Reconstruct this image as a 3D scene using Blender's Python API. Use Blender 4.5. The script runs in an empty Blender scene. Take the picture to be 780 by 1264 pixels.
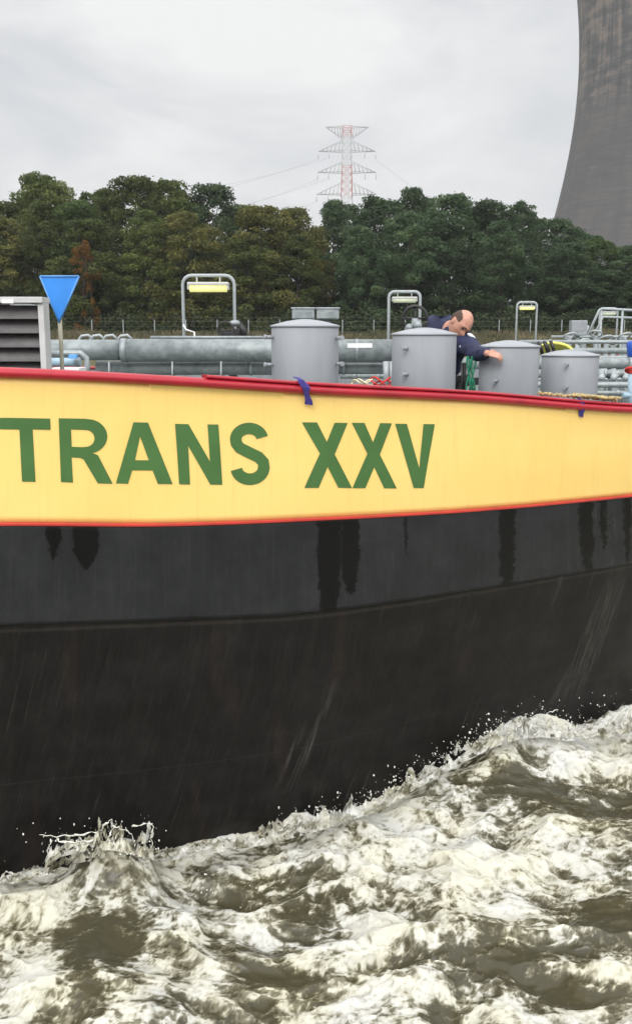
import bpy, bmesh, math, random
import numpy as np
from mathutils import Vector, Matrix, Quaternion

S = bpy.context.scene
# ------------------------------------------------------------------ camera
F, HZ, CZ = 1150.0, 415.0, 3.0            # focal length and horizon of the 780x1264 photograph, eye height
TH = math.atan((632 - HZ) / F)
cd = bpy.data.cameras.new("camera"); cam = bpy.data.objects.new("camera", cd); S.collection.objects.link(cam)
cd.sensor_fit = 'VERTICAL'; cd.sensor_height = 36; cd.sensor_width = 36; cd.lens = F / 1264 * 36
cd.clip_start = 0.05; cd.clip_end = 6000
cam.location = (0, 0, CZ); cam.rotation_euler = (math.pi / 2 - TH, 0, 0)
S.camera = cam
# ------------------------------------------------------------------ world: bright overcast
SUN_EL, SUN_AZ = math.radians(34), math.radians(196)
w = bpy.data.worlds.new("World"); S.world = w; w.use_nodes = True
nt = w.node_tree; nt.nodes.clear()
def N(tree, typ, **kw):
    n = tree.nodes.new(typ)
    for k, v in kw.items():
        if k.startswith('i_'):
            key = k[2:]; key = int(key) if key.isdigit() else key.replace('_', ' ')
            n.inputs[key].default_value = v
        else: setattr(n, k, v)
    return n
def L(tree, a, b): tree.links.new(a, b)
out = N(nt, 'ShaderNodeOutputWorld'); bg = N(nt, 'ShaderNodeBackground'); bg.inputs['Strength'].default_value = 1.0
tc = N(nt, 'ShaderNodeTexCoord'); sep = N(nt, 'ShaderNodeSeparateXYZ'); L(nt, tc.outputs['Generated'], sep.inputs[0])
mp = N(nt, 'ShaderNodeMapping'); mp.inputs['Scale'].default_value = (1, 1, 2.6); mp.inputs['Location'].default_value = (3.1, .4, .2); L(nt, tc.outputs['Generated'], mp.inputs[0])
no = N(nt, 'ShaderNodeTexNoise', i_Scale=3.1, i_Detail=5.0, i_Roughness=.52, i_Distortion=.5); L(nt, mp.outputs[0], no.inputs['Vector'])
cr = N(nt, 'ShaderNodeValToRGB'); L(nt, no.outputs['Fac'], cr.inputs[0])
cr.color_ramp.elements[0].position = .34; cr.color_ramp.elements[0].color = (.75, .77, .80, 1)
cr.color_ramp.elements[1].position = .60; cr.color_ramp.elements[1].color = (1.03, 1.03, 1.02, 1)
mr = N(nt, 'ShaderNodeMapRange', interpolation_type='SMOOTHSTEP'); L(nt, sep.outputs['Z'], mr.inputs[0])
mr.inputs[1].default_value = .33; mr.inputs[2].default_value = .62; mr.inputs[3].default_value = .92; mr.inputs[4].default_value = 1.9
# extra sky brightness added behind the viewer, sun side, to light the bulwark
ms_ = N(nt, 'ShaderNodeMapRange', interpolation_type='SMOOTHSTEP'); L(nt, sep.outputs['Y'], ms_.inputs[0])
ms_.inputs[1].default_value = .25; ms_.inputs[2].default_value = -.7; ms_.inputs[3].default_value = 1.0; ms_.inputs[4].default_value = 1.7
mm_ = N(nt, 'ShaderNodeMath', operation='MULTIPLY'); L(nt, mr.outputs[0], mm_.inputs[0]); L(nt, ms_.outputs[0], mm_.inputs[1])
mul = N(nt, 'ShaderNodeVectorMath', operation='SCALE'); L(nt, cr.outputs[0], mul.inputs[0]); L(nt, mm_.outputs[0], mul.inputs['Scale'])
sky = N(nt, 'ShaderNodeTexSky', sky_type='NISHITA'); sky.sun_disc = False
sky.sun_elevation = SUN_EL; sky.sun_rotation = SUN_AZ; sky.dust_density = 4
sk = N(nt, 'ShaderNodeVectorMath', operation='SCALE'); L(nt, sky.outputs[0], sk.inputs[0]); sk.inputs['Scale'].default_value = .08
mx = N(nt, 'ShaderNodeMix', data_type='RGBA'); mx.inputs['Factor'].default_value = .06
L(nt, mul.outputs[0], mx.inputs['A']); L(nt, sk.outputs[0], mx.inputs['B'])
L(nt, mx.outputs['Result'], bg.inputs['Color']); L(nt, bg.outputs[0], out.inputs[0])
# ------------------------------------------------------------------ sun, veiled by cloud
sd = bpy.data.lights.new("sun", 'SUN'); so = bpy.data.objects.new("sun", sd); S.collection.objects.link(so)
sd.energy = 1.5; sd.angle = math.radians(25); sd.color = (1, .97, .93)
sdir = Vector((math.sin(SUN_AZ) * math.cos(SUN_EL), math.cos(SUN_AZ) * math.cos(SUN_EL), math.sin(SUN_EL)))
so.rotation_euler = sdir.to_track_quat('Z', 'Y').to_euler()
S.view_settings.view_transform = 'Standard'; S.view_settings.look = 'None'
S.view_settings.exposure = 0.0; S.view_settings.gamma = 1.0; S.view_settings.use_curve_mapping = False

rnd = random.Random(7); rng = np.random.default_rng(5)
def at(px, py, Y):
    a = (px - 390) / F; b = -(py - 632) / F
    dy = math.cos(TH) + b * math.sin(TH); dz = -math.sin(TH) + b * math.cos(TH)
    k = Y / dy
    return Vector((a * k, Y, CZ + dz * k))
def pt(px, Y, z):
    d = Y * math.cos(TH) + (CZ - z) * math.sin(TH)
    return Vector(((px - 390) / F * d, Y, z))
def onwater(px, py, z=0.0):
    v = at(px, py, 10.0) - Vector((0, 0, CZ)); k = (z - CZ) / v.z
    return Vector((0, 0, CZ)) + v * k

# ------------------------------------------------------------------ materials
def mat(name, col, rough=.5, metal=0, nscale=8, var=.12, bump=0, bscale=None, col2=None, spec=.5, emis=None, stretch=(1, 1, 1), thr=(.35, .65)):
    m = bpy.data.materials.new(name); m.use_nodes = True; t = m.node_tree
    p = t.nodes['Principled BSDF']; p.inputs['Roughness'].default_value = rough; p.inputs['Metallic'].default_value = metal
    p.inputs['Specular IOR Level'].default_value = spec
    tc = N(t, 'ShaderNodeTexCoord'); mp = N(t, 'ShaderNodeMapping'); mp.inputs['Scale'].default_value = stretch; L(t, tc.outputs['Object'], mp.inputs[0])
    n = N(t, 'ShaderNodeTexNoise', i_Scale=nscale, i_Detail=6.0, i_Roughness=.6); L(t, mp.outputs[0], n.inputs['Vector'])
    r = N(t, 'ShaderNodeValToRGB'); L(t, n.outputs['Fac'], r.inputs[0])
    c2 = col2 if col2 else tuple(min(1, c * (1 + var)) for c in col)
    c1 = col if col2 else tuple(c * (1 - var) for c in col)
    r.color_ramp.elements[0].position = thr[0]; r.color_ramp.elements[0].color = (*c1, 1)
    r.color_ramp.elements[1].position = thr[1]; r.color_ramp.elements[1].color = (*c2, 1)
    L(t, r.outputs[0], p.inputs['Base Color'])
    if bump:
        n2 = N(t, 'ShaderNodeTexNoise', i_Scale=bscale or nscale * 3, i_Detail=5.0); L(t, mp.outputs[0], n2.inputs['Vector'])
        b = N(t, 'ShaderNodeBump', i_Strength=bump, i_Distance=.02); L(t, n2.outputs['Fac'], b.inputs['Height']); L(t, b.outputs[0], p.inputs['Normal'])
    if emis:
        p.inputs['Emission Color'].default_value = (*emis[0], 1); p.inputs['Emission Strength'].default_value = emis[1]
    return m
M = {}
M['grey'] = mat('grey_paint', (.235, .248, .272), .62, nscale=5, col2=(.30, .313, .335), bump=.10, bscale=9, stretch=(1, 1, .22), thr=(.3, .62))
M['greylid'] = mat('grey_lid_paint', (.29, .305, .332), .35, nscale=5, var=.06)
M['galv'] = mat('galvanised_steel', (.17, .195, .20), .5, .2, nscale=11, col2=(.29, .32, .325), bump=.1)
M['galv_light'] = mat('galvanised_light', (.28, .31, .32), .45, .3, nscale=14, var=.15)
M['tube'] = mat('grey_tube_paint', (.33, .36, .37), .4, .1, nscale=12, var=.1)
M['alu'] = mat('pale_housing_paint', (.50, .50, .49), .5, nscale=6, var=.08)
M['dark'] = mat('dark_void', (.035, .033, .033), .8, nscale=10, var=.2)
M['slat'] = mat('louvre_slat', (.13, .125, .125), .5, nscale=10, var=.15)
M['white'] = mat('white_paint', (.75, .76, .76), .5, nscale=10, var=.05)
M['black'] = mat('black_rubber', (.02, .02, .02), .5, nscale=10, var=.3)
M['blue'] = mat('blue_sign_paint', (.02, .22, .68), .45, nscale=5, var=.06)
M['bluerim'] = mat('pale_blue_rim', (.10, .30, .64), .4, nscale=5, var=.05)
M['strap'] = mat('blue_strap', (.045, .035, .22), .7, nscale=30, var=.25)
M['red'] = mat('red_rail_paint', (.37, .012, .026), .36, nscale=4, var=.14, bump=.05, bscale=20)
M['redline'] = mat('red_line_paint', (.52, .045, .03), .5, nscale=9, var=.12)
M['green'] = mat('green_letter_paint', (.056, .145, .036), .65, nscale=5, var=.08)
M['deck'] = mat('deck_paint', (.10, .12, .11), .6, nscale=3, var=.25)
M['lamp'] = mat('lamp_diffuser', (.8, .78, .35), .4, nscale=8, var=.1, emis=((1, .93, .30), .6))
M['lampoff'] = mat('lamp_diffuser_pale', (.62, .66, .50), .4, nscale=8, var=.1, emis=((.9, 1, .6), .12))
M['beige'] = mat('beige_clamp', (.42, .40, .31), .6, nscale=8, var=.15)
M['ropeg'] = mat('green_rope', (.02, .20, .11), .8, nscale=30, var=.3)
M['ropey'] = mat('tan_rope', (.40, .31, .15), .85, nscale=40, var=.35)
M['roper'] = mat('red_rope', (.5, .03, .02), .8, nscale=40, var=.3)
M['ropew'] = mat('pale_rope', (.6, .55, .38), .8, nscale=40, var=.2)
M['yellow'] = mat('yellow_hose', (.74, .72, .14), .5, nscale=20, var=.15)
M['blueplastic'] = mat('blue_drum', (.02, .08, .4), .4, nscale=10, var=.1)
M['cyan'] = mat('pale_blue_paint', (.30, .42, .5), .45, nscale=10, var=.1)
M['skin'] = mat('skin', (.42, .19, .13), .55, nscale=14, col2=(.56, .30, .22))
M['hair'] = mat('dark_hair', (.06, .035, .025), .8, nscale=60, var=.4)
M['navy'] = mat('navy_jacket_cloth', (.014, .018, .055), .8, nscale=20, var=.3, bump=.3, bscale=25)
M['trousers'] = mat('dark_trousers_cloth', (.03, .03, .035), .85, nscale=20, var=.2)
M['eye'] = mat('dark_eye', (.02, .015, .012), .3)

# ------------------------------------------------------------------ object helpers
def link(o): S.collection.objects.link(o); return o
def wloc(p):
    v = Vector((0, 0, 0))
    while p: v += p.location; p = p.parent
    return v
def tag(o, label=None, cat=None, group=None, kind=None):
    if label: o['label'] = label
    if cat: o['category'] = cat
    if group: o['group'] = group
    if kind: o['kind'] = kind
    return o
def empty(name, loc):
    o = bpy.data.objects.new(name, None); o.location = loc; o.empty_display_size = .2; return link(o)
def npmesh(name, v, f, smooth=False):
    me = bpy.data.meshes.new(name); v = np.asarray(v, dtype=np.float32); f = np.asarray(f, dtype=np.int32); k = f.shape[1]
    me.vertices.add(len(v)); me.vertices.foreach_set('co', v.ravel())
    me.loops.add(f.size); me.loops.foreach_set('vertex_index', f.ravel())
    me.polygons.add(len(f)); me.polygons.foreach_set('loop_start', np.arange(0, f.size, k, dtype=np.int32))
    me.polygons.foreach_set('loop_total', np.full(len(f), k, dtype=np.int32))
    if smooth: me.polygons.foreach_set('use_smooth', np.ones(len(f), dtype=bool))
    me.update(calc_edges=True); return me
class MB:
    def __init__(s): s.bm = bmesh.new(); s.mark = []
    def _new(s, fn, smooth):
        n0 = len(s.bm.faces); fn(); s.bm.faces.ensure_lookup_table()
        for f in list(s.bm.faces)[n0:]: f.smooth = smooth
    def box(s, c, size, rot=None, bev=.0):
        b = bmesh.new(); bmesh.ops.create_cube(b, size=1)
        bmesh.ops.scale(b, vec=size, verts=b.verts)
        if bev: bmesh.ops.bevel(b, geom=b.edges[:] , offset=bev, segments=2, affect='EDGES', profile=.6)
        if rot is not None: bmesh.ops.transform(b, matrix=rot.to_4x4(), verts=b.verts)
        bmesh.ops.translate(b, vec=Vector(c), verts=b.verts)
        s.merge(b); return s
    def merge(s, b, smooth=None):
        me = bpy.data.meshes.new('tmp'); b.to_mesh(me); b.free()
        if smooth is not None:
            for p in me.polygons: p.use_smooth = smooth
        s.bm.from_mesh(me); bpy.data.meshes.remove(me)
    def tube(s, pts, r, n=10, cap=True):
        pts = [Vector(p) for p in pts]; m = len(pts)
        rs = r if isinstance(r, (list, tuple)) else [r] * m
        T = [(pts[min(i + 1, m - 1)] - pts[max(i - 1, 0)]).normalized() for i in range(m)]
        up = Vector((0, 0, 1)) if abs(T[0].z) < .9 else Vector((1, 0, 0))
        nrm = (up - T[0] * up.dot(T[0])).normalized(); rings = []
        for i in range(m):
            nrm = (nrm - T[i] * nrm.dot(T[i])).normalized(); bi = T[i].cross(nrm)
            rings.append([s.bm.verts.new(pts[i] + (nrm * math.cos(a) + bi * math.sin(a)) * rs[i]) for a in [2 * math.pi * j / n for j in range(n)]])
        for i in range(m - 1):
            for j in range(n):
                f = s.bm.faces.new((rings[i][j], rings[i][(j + 1) % n], rings[i + 1][(j + 1) % n], rings[i + 1][j])); f.smooth = True
        if cap:
            s.bm.faces.new(rings[0][::-1]); s.bm.faces.new(rings[-1])
        return s
    def lathe(s, c, prof, n=32, axis='Z'):
        c = Vector(c); rings = []
        for (r, z) in prof:
            ring = []
            for j in range(n):
                a = 2 * math.pi * j / n; p = Vector((r * math.cos(a), r * math.sin(a), z))
                if axis == 'Y': p = Vector((p.x, p.z, p.y))
                if axis == 'X': p = Vector((p.z, p.x, p.y))
                ring.append(s.bm.verts.new(c + p))
            rings.append(ring)
        for i in range(len(prof) - 1):
            for j in range(n):
                f = s.bm.faces.new((rings[i][j], rings[i][(j + 1) % n], rings[i + 1][(j + 1) % n], rings[i + 1][j])); f.smooth = True
        s.bm.faces.new(rings[0][::-1]); s.bm.faces.new(rings[-1]); return s
    def ball(s, c, r, sc=(1, 1, 1), sub=2, rot=None):
        b = bmesh.new(); bmesh.ops.create_icosphere(b, subdivisions=sub, radius=r); bmesh.ops.scale(b, vec=sc, verts=b.verts)
        if rot is not None: bmesh.ops.transform(b, matrix=rot.to_4x4(), verts=b.verts)
        bmesh.ops.translate(b, vec=Vector(c), verts=b.verts); s.merge(b, True); return s
    def torus(s, c, R, r, axis=Vector((0, 0, 1)), n=24, m=8, a0=0, a1=2 * math.pi):
        q = Vector((0, 0, 1)).rotation_difference(Vector(axis))
        k = n if abs(a1 - a0 - 2 * math.pi) < 1e-6 else n
        pts = [Vector(c) + q @ Vector((R * math.cos(a0 + (a1 - a0) * i / k), R * math.sin(a0 + (a1 - a0) * i / k), 0)) for i in range(k + 1)]
        return s.tube(pts, r, m)
    def build(s, name, m, parent=None, local=False):
        if parent is not None and not local: bmesh.ops.translate(s.bm, vec=-wloc(parent), verts=s.bm.verts)
        bmesh.ops.recalc_face_normals(s.bm, faces=s.bm.faces)
        me = bpy.data.meshes.new(name); s.bm.to_mesh(me); s.bm.free(); me.materials.append(m)
        o = bpy.data.objects.new(name, me); link(o)
        if parent is not None: o.parent = parent
        return o
def copy_tree(o, parent=None):
    c = o.copy(); link(c)
    if parent is not None: c.parent = parent
    for ch in list(o.children): copy_tree(ch, c)
    return c

# ------------------------------------------------------------------ numpy noise
PERM = np.random.default_rng(11).permutation(256); PERM = np.concatenate([PERM, PERM])
ANG = np.random.default_rng(12).random(256) * 2 * np.pi; GX, GY = np.cos(ANG), np.sin(ANG)
def pn(x, y, seed=0):
    x = x + seed * 17.31; y = y + seed * 9.77
    xi = np.floor(x).astype(np.int64); yi = np.floor(y).astype(np.int64); xf = x - xi; yf = y - yi; xi &= 255; yi &= 255
    u = xf ** 3 * (xf * (xf * 6 - 15) + 10); v = yf ** 3 * (yf * (yf * 6 - 15) + 10)
    def g(i, j, dx, dy):
        h = PERM[PERM[(xi + i) & 255] + ((yi + j) & 255)]; return GX[h] * dx + GY[h] * dy
    a = g(0, 0, xf, yf); b = g(1, 0, xf - 1, yf); c = g(0, 1, xf, yf - 1); d = g(1, 1, xf - 1, yf - 1)
    return (a + (b - a) * u + (c - a) * v + (a - b - c + d) * u * v) * 1.5
def fbm(x, y, seed=0, o=5, gain=.5):
    s = 0; a = 1
    for k in range(o): s = s + a * pn(x * 2 ** k, y * 2 ** k, seed + k); a *= gain
    return s
def ridge(x, y, seed=0, o=5, gain=.5):
    s = 0; a = 1; n = 0
    for k in range(o): s = s + a * (1 - np.abs(pn(x * 2 ** k, y * 2 ** k, seed + k)) * 1.6); n += a; a *= gain
    return s / n
def sstep(a, b, x): t = np.clip((x - a) / (b - a), 0, 1); return t * t * (3 - 2 * t)

# ================================================================== WATER
def build_water():
    x0, x1, y0, y1, st = -4.4, 5.6, 2.2, 10.2, .0078
    xs = np.arange(x0, x1, st); ys = np.arange(y0, y1, st); X, Y = np.meshgrid(xs, ys)
    nx, ny = len(xs), len(ys)
    wx = fbm(X * .9, Y * .9, 31, 3) * .11; wy = fbm(X * .9, Y * .9, 47, 3) * .11
    XX, YY = X + wx, Y + wy
    # foam coverage: patches of open brown water between the boils
    Mk = np.full_like(X, .72)
    def patch(px, py, rx, ry, s):
        c = onwater(px, py); e = onwater(px, py - ry); RX = rx * c.y / F * 1.05; RY = max(.06, abs(e.y - c.y))
        d = ((XX - wx * .35 - c.x) / RX) ** 2 + ((YY - wy * .35 - c.y) / RY) ** 2
        return s * np.exp(-d * .8)
    dark = [(160, 1148, 55, 26, 1), (120, 1185, 60, 30, 1.2), (115, 1240, 50, 22, 1.1), (275, 1085, 55, 9, .9), (365, 1078, 35, 12, .7),
            (360, 1112, 50, 22, .9), (262, 1160, 30, 14, .7), (335, 1197, 36, 18, .9), (420, 1095, 30, 16, .6), (500, 1188, 45, 20, .7),
            (625, 985, 75, 18, 1.2), (715, 1003, 60, 18, 1.1), (772, 985, 20, 12, .9), (765, 1122, 60, 22, 1.1), (735, 1150, 50, 18, .9),
            (630, 1192, 80, 22, 1.1), (715, 1232, 70, 15, .9), (600, 1160, 35, 15, .8), (420, 1140, 25, 10, .5), (560, 1010, 30, 12, .5),
            (850, 1050, 80, 40, .9), (-80, 1180, 60, 40, 1.0), (520, 1250, 60, 16, .6), (200, 1262, 60, 12, .7)]
    light = [(140, 1065, 60, 22, .7), (450, 1150, 60, 26, .6), (610, 1072, 95, 24, .8), (480, 1005, 80, 26, .8), (650, 930, 90, 18, .7), (740, 935, 60, 16, .6),
             (240, 1112, 60, 8, .5), (420, 1235, 90, 18, .6), (35, 1120, 40, 25, .5), (60, 1215, 34, 28, .6), (215, 1195, 30, 22, .6), (300, 1145, 40, 14, .5), (320, 1055, 80, 10, .5), (640, 1130, 50, 14, .5)]
    for p in dark: Mk -= patch(*p) * .66
    for p in light: Mk += patch(*p) * .7
    cover = sstep(-.05, .65, Mk)
    # swirling, domain-warped foam texture
    q1 = fbm(XX * 1.3, YY * 1.7, 111, 4); q2 = fbm(XX * 1.3 + 5, YY * 1.7 + 3, 121, 4)
    s1 = fbm(XX * 1.8 + .6 * q1, YY * 2.6 + .6 * q2, 131, 6, .6); s2 = fbm(XX * 1.8 + .6 * q2 + 7, YY * 2.6 + .6 * q1, 141, 6, .6)
    sw = fbm(XX * 2.6 + .32 * s1, YY * 3.6 + .32 * s2, 151, 7, .68)
    fil = 1 - np.abs(fbm(XX * 3.6 + .4 * s2, YY * 5.0 + .4 * s1, 161, 6, .68)) * 2.6          # filaments
    fil2 = 1 - np.abs(fbm(XX * 8 + .6 * s1, YY * 11 + .6 * s2, 171, 4, .6)) * 2.2
    swl = fbm(XX * 2.4 + .4 * q1, YY * 3.2 + .4 * q2, 151, 4, .48)
    base = fbm(XX * .8, YY * 1.1, 3, 3) * .5 + .1
    r1 = 1 - np.abs(fbm(XX * 1.2, YY * 1.9, 61, 3, .45)) * 1.5
    bl = fbm(XX * 3.0 + .5 * q1, YY * 4.6 + .5 * q2, 71, 4, .40)
    h = .10 * base + .052 * (r1 - .5) * (.8 + .4 * cover) + .036 * bl * (.5 + .7 * cover) + .034 * swl * (.4 + .7 * cover)
    f2 = fbm(XX * 15 + q1, YY * 21 + q2, 91, 3, .45); f3 = fbm(XX * 38 + 1.5 * sw, YY * 50 + 1.5 * sw, 191, 2, .5); fg = fbm(XX * 28, YY * 36, 261, 3, .6); h += .0018 * fg * (.3 + cover) + .0046 * f2 * (.5 + .6 * cover) + .006 * sw * (.3 + cover * .7) + .0007 * f3 * (.5 + cover) + .005 * np.clip(fil, 0, 1) * (.3 + cover)
    for (px, py, Yd, r, k) in [(110, 1052, 4.62, .17, 1), (165, 1050, 4.66, .15, 1), (20, 1075, 4.5, .22, .6), (330, 1030, 5.15, .22, .6), (420, 1008, 5.3, .3, .7), (520, 958, 5.75, .35, .8), (600, 918, 6.1, .38, .9),
                        (660, 893, 6.35, .3, 1), (780, 888, 6.7, .5, .9), (590, 1060, 5.1, .3, .5), (450, 1130, 4.6, .25, .5), (320, 1130, 4.6, .22, .5), (60, 1195, 4.1, .2, .5)]:
        c = at(px, py, Yd); h += np.maximum(c.z, .02) * k * np.exp(-(((X - c.x) ** 2 + (Y - c.y) ** 2) / (r * r)))
    edge = sstep(0, .6, X - x0) * sstep(0, .6, x1 - X) * sstep(0, .5, Y - y0) * sstep(0, .6, y1 - Y)
    h = h * edge
    for _ in range(1):                                                        # surface tension rounds off the sharpest creases
        h[1:-1, :] = .25 * h[:-2, :] + .5 * h[1:-1, :] + .25 * h[2:, :]; h[:, 1:-1] = .25 * h[:, :-2] + .5 * h[:, 1:-1] + .25 * h[:, 2:]
    gy, gx = np.gradient(h, st)
    fr1 = fbm(XX * 20 + .5 * s1, YY * 27 + .5 * s2, 231, 4, .72)             # froth grain
    fr2 = fbm(XX * 6.5 + .25 * s2, YY * 8.5 + .25 * s1, 241, 6, .76)
    fo = Mk * 1.02 - .20 + .30 * sw + .42 * (r1 - .55) + .30 * bl + .22 * swl + .34 * fr2
    solid = .60 * sstep(-.04, .58, fo + .16 * fr1) + .40 * sstep(.3, 1.3, fo + .22 * fr1); lc = np.clip(fil, 0, 1) ** 1.5 * sstep(-.5, .3, fo) * .26 + np.clip(fil2, 0, 1) ** 2 * sstep(-.3, .5, fo) * .22
    foam = np.clip(solid * (.94 + .06 * fil2 + .16 * sw + .20 * fr2 + .20 * fr1) + lc * (1 - solid * .7) + .06 * fr1, 0, 1) * (.35 + .65 * edge)
    k = .012
    V = np.stack([X - np.clip(gx, -1.5, 1.5) * k * -1 * edge, Y + np.clip(gy, -1.5, 1.5) * k * edge, h], -1).reshape(-1, 3)
    idx = np.arange(nx * ny).reshape(ny, nx)
    Fc = np.stack([idx[:-1, :-1], idx[:-1, 1:], idx[1:, 1:], idx[1:, :-1]], -1).reshape(-1, 4)
    # outer sheet: ring round the detailed patch
    xa, xb, ya, yb = xs[0], xs[-1], ys[0], ys[-1]
    ring = []; B = 900
    extra = [(-B, -B), (xa, -B), (xb, -B), (B, -B), (-B, ya), (B, ya), (-B, yb), (B, yb), (-B, 75), (xa, 75), (xb, 75), (B, 75)]
    b0 = nx * ny; V = np.concatenate([V, np.array([(a, b, 0) for a, b in extra])])
    c00, c10, c01, c11 = idx[0, 0], idx[0, -1], idx[-1, 0], idx[-1, -1]; e = lambda i: b0 + i
    Fo = np.array([(e(0), e(1), c00, e(4)), (e(1), e(2), c10, c00), (e(2), e(3), e(5), c10), (e(4), c00, c01, e(6)), (c10, e(5), e(7), c11),
                   (e(6), c01, e(9), e(8)), (c01, c11, e(10), e(9)), (c11, e(7), e(11), e(10))])
    me = npmesh('water', V, np.concatenate([Fc, Fo]), True)
    at_ = me.attributes.new('foam', 'FLOAT', 'POINT'); at_.data.foreach_set('value', np.concatenate([foam.ravel(), np.full(12, .05)]).astype(np.float32))
    m = bpy.data.materials.new('churned_water'); m.use_nodes = True; t = m.node_tree; p = t.nodes['Principled BSDF']
    a = N(t, 'ShaderNodeAttribute', attribute_name='foam'); tc = N(t, 'ShaderNodeTexCoord')
    n1 = N(t, 'ShaderNodeTexNoise', i_Scale=22.0, i_Detail=8.0, i_Roughness=.68, i_Distortion=1.2); L(t, tc.outputs['Object'], n1.inputs['Vector'])
    n2 = N(t, 'ShaderNodeTexNoise', i_Scale=2.2, i_Detail=4.0); L(t, tc.outputs['Object'], n2.inputs['Vector'])
    s1 = N(t, 'ShaderNodeMath', operation='MULTIPLY_ADD'); L(t, n1.outputs['Fac'], s1.inputs[0]); s1.inputs[1].default_value = .5; s1.inputs[2].default_value = -.25
    s2 = N(t, 'ShaderNodeMath', operation='ADD'); L(t, a.outputs['Fac'], s2.inputs[0]); L(t, s1.outputs[0], s2.inputs[1])
    r = N(t, 'ShaderNodeValToRGB'); L(t, s2.outputs[0], r.inputs[0]); el = r.color_ramp.elements
    el[0].position = .06; el[0].color = (.062, .057, .037, 1); el[1].position = .93; el[1].color = (.58, .58, .55, 1)
    for pos, c in [(.20, (.105, .097, .066)), (.42, (.20, .192, .146)), (.64, (.43, .422, .375))]:
        q = el.new(pos); q.color = (*c, 1)
    hue = N(t, 'ShaderNodeMix', data_type='RGBA', blend_type='MULTIPLY'); hue.inputs['Factor'].default_value = .8
    r2_ = N(t, 'ShaderNodeValToRGB'); L(t, n2.outputs['Fac'], r2_.inputs[0]); r2_.color_ramp.elements[0].position = .4; r2_.color_ramp.elements[0].color = (1, .97, .82, 1)
    r2_.color_ramp.elements[1].position = .62; r2_.color_ramp.elements[1].color = (1, 1, 1, 1)
    L(t, r.outputs[0], hue.inputs['A']); L(t, r2_.outputs[0], hue.inputs['B']); L(t, hue.outputs['Result'], p.inputs['Base Color'])
    rr = N(t, 'ShaderNodeMapRange'); L(t, s2.outputs[0], rr.inputs[0]); rr.inputs[1].default_value = .1; rr.inputs[2].default_value = .7; rr.inputs[3].default_value = .2; rr.inputs[4].default_value = .8
    L(t, rr.outputs[0], p.inputs['Roughness']); p.inputs['IOR'].default_value = 1.33
    sl_ = N(t, 'ShaderNodeMapRange'); L(t, s2.outputs[0], sl_.inputs[0]); sl_.inputs[1].default_value = .15; sl_.inputs[2].default_value = .6; sl_.inputs[3].default_value = .5; sl_.inputs[4].default_value = .12; L(t, sl_.outputs[0], p.inputs['Specular IOR Level'])
    b = N(t, 'ShaderNodeBump', i_Strength=.15, i_Distance=.01); L(t, n1.outputs['Fac'], b.inputs['Height']); L(t, b.outputs[0], p.inputs['Normal'])
    p.subsurface_method = 'RANDOM_WALK' if hasattr(p, 'subsurface_method') else 'RANDOM_WALK'
    ssm = N(t, 'ShaderNodeMath', operation='MULTIPLY'); ssm.use_clamp = True; L(t, s2.outputs[0], ssm.inputs[0]); ssm.inputs[1].default_value = .8; L(t, ssm.outputs[0], p.inputs['Subsurface Weight'])
    p.inputs['Subsurface Radius'].default_value = (1, .95, .8); p.inputs['Subsurface Scale'].default_value = .06
    me.materials.append(m); M['foam'] = m
    o = link(bpy.data.objects.new('water', me)); tag(o, kind='structure')
    return xs, ys, h
WX, WY, WH = build_water()
def wz(x, y):
    i = int(np.clip((x - WX[0]) / (WX[1] - WX[0]), 0, len(WX) - 1)); j = int(np.clip((y - WY[0]) / (WY[1] - WY[0]), 0, len(WY) - 1)); return float(WH[j, i])

# ================================================================== GROUND
def build_ground():
    nx = 220; xs = np.concatenate([[-3000, -900, -400], np.linspace(-160, 200, nx), [400, 900, 3000]]); ys = np.array([70, 72, 74, 76, 78, 80, 83, 90, 110, 200, 500, 1500, 5000.])
    zs = np.array([-.8, .2, 1.2, 2.2, 2.9, 3.1, 3.2, 3.2, 3.2, 3.2, 3.2, 3.2, 3.2])
    X, Y = np.meshgrid(xs, ys); Z = np.repeat(zs[:, None], X.shape[1], 1) + np.where(Y < 120, fbm(X * .12, Y * .12, 5, 3) * .25, 0)
    n1, n2 = X.shape; idx = np.arange(n1 * n2).reshape(n1, n2)
    me = npmesh('ground', np.stack([X, Y, Z], -1).reshape(-1, 3), np.stack([idx[:-1, :-1], idx[:-1, 1:], idx[1:, 1:], idx[1:, :-1]], -1).reshape(-1, 4), True)
    me.materials.append(mat('bank_grass_soil', (.075, .07, .03), .95, nscale=.6, col2=(.16, .125, .06), bump=.5, bscale=4))
    tag(link(bpy.data.objects.new('ground', me)), kind='structure')
build_ground()

# ================================================================== HAZE
def haze():
    mb = MB(); mb.box((0, 2000 - 0, 100), (7000, 7200, 1)); mb.bm.free()
    me = bpy.data.meshes.new('haze'); b = bmesh.new(); bmesh.ops.create_cube(b, size=1); bmesh.ops.scale(b, vec=(6400, 6200, 172), verts=b.verts); bmesh.ops.translate(b, vec=(0, 2050, 84), verts=b.verts); b.to_mesh(me); b.free()
    m = bpy.data.materials.new('damp_air'); m.use_nodes = True; t = m.node_tree; t.nodes.remove(t.nodes['Principled BSDF'])
    v = N(t, 'ShaderNodeVolumePrincipled'); v.inputs['Color'].default_value = (.97, .98, 1, 1); v.inputs['Density'].default_value = .00028; v.inputs['Anisotropy'].default_value = .2
    L(t, v.outputs[0], t.nodes['Material Output'].inputs['Volume']); me.materials.append(m)
    tag(link(bpy.data.objects.new('haze', me)), 'thin damp haze over the river and the far bank', 'haze', kind='stuff')
haze()
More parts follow.
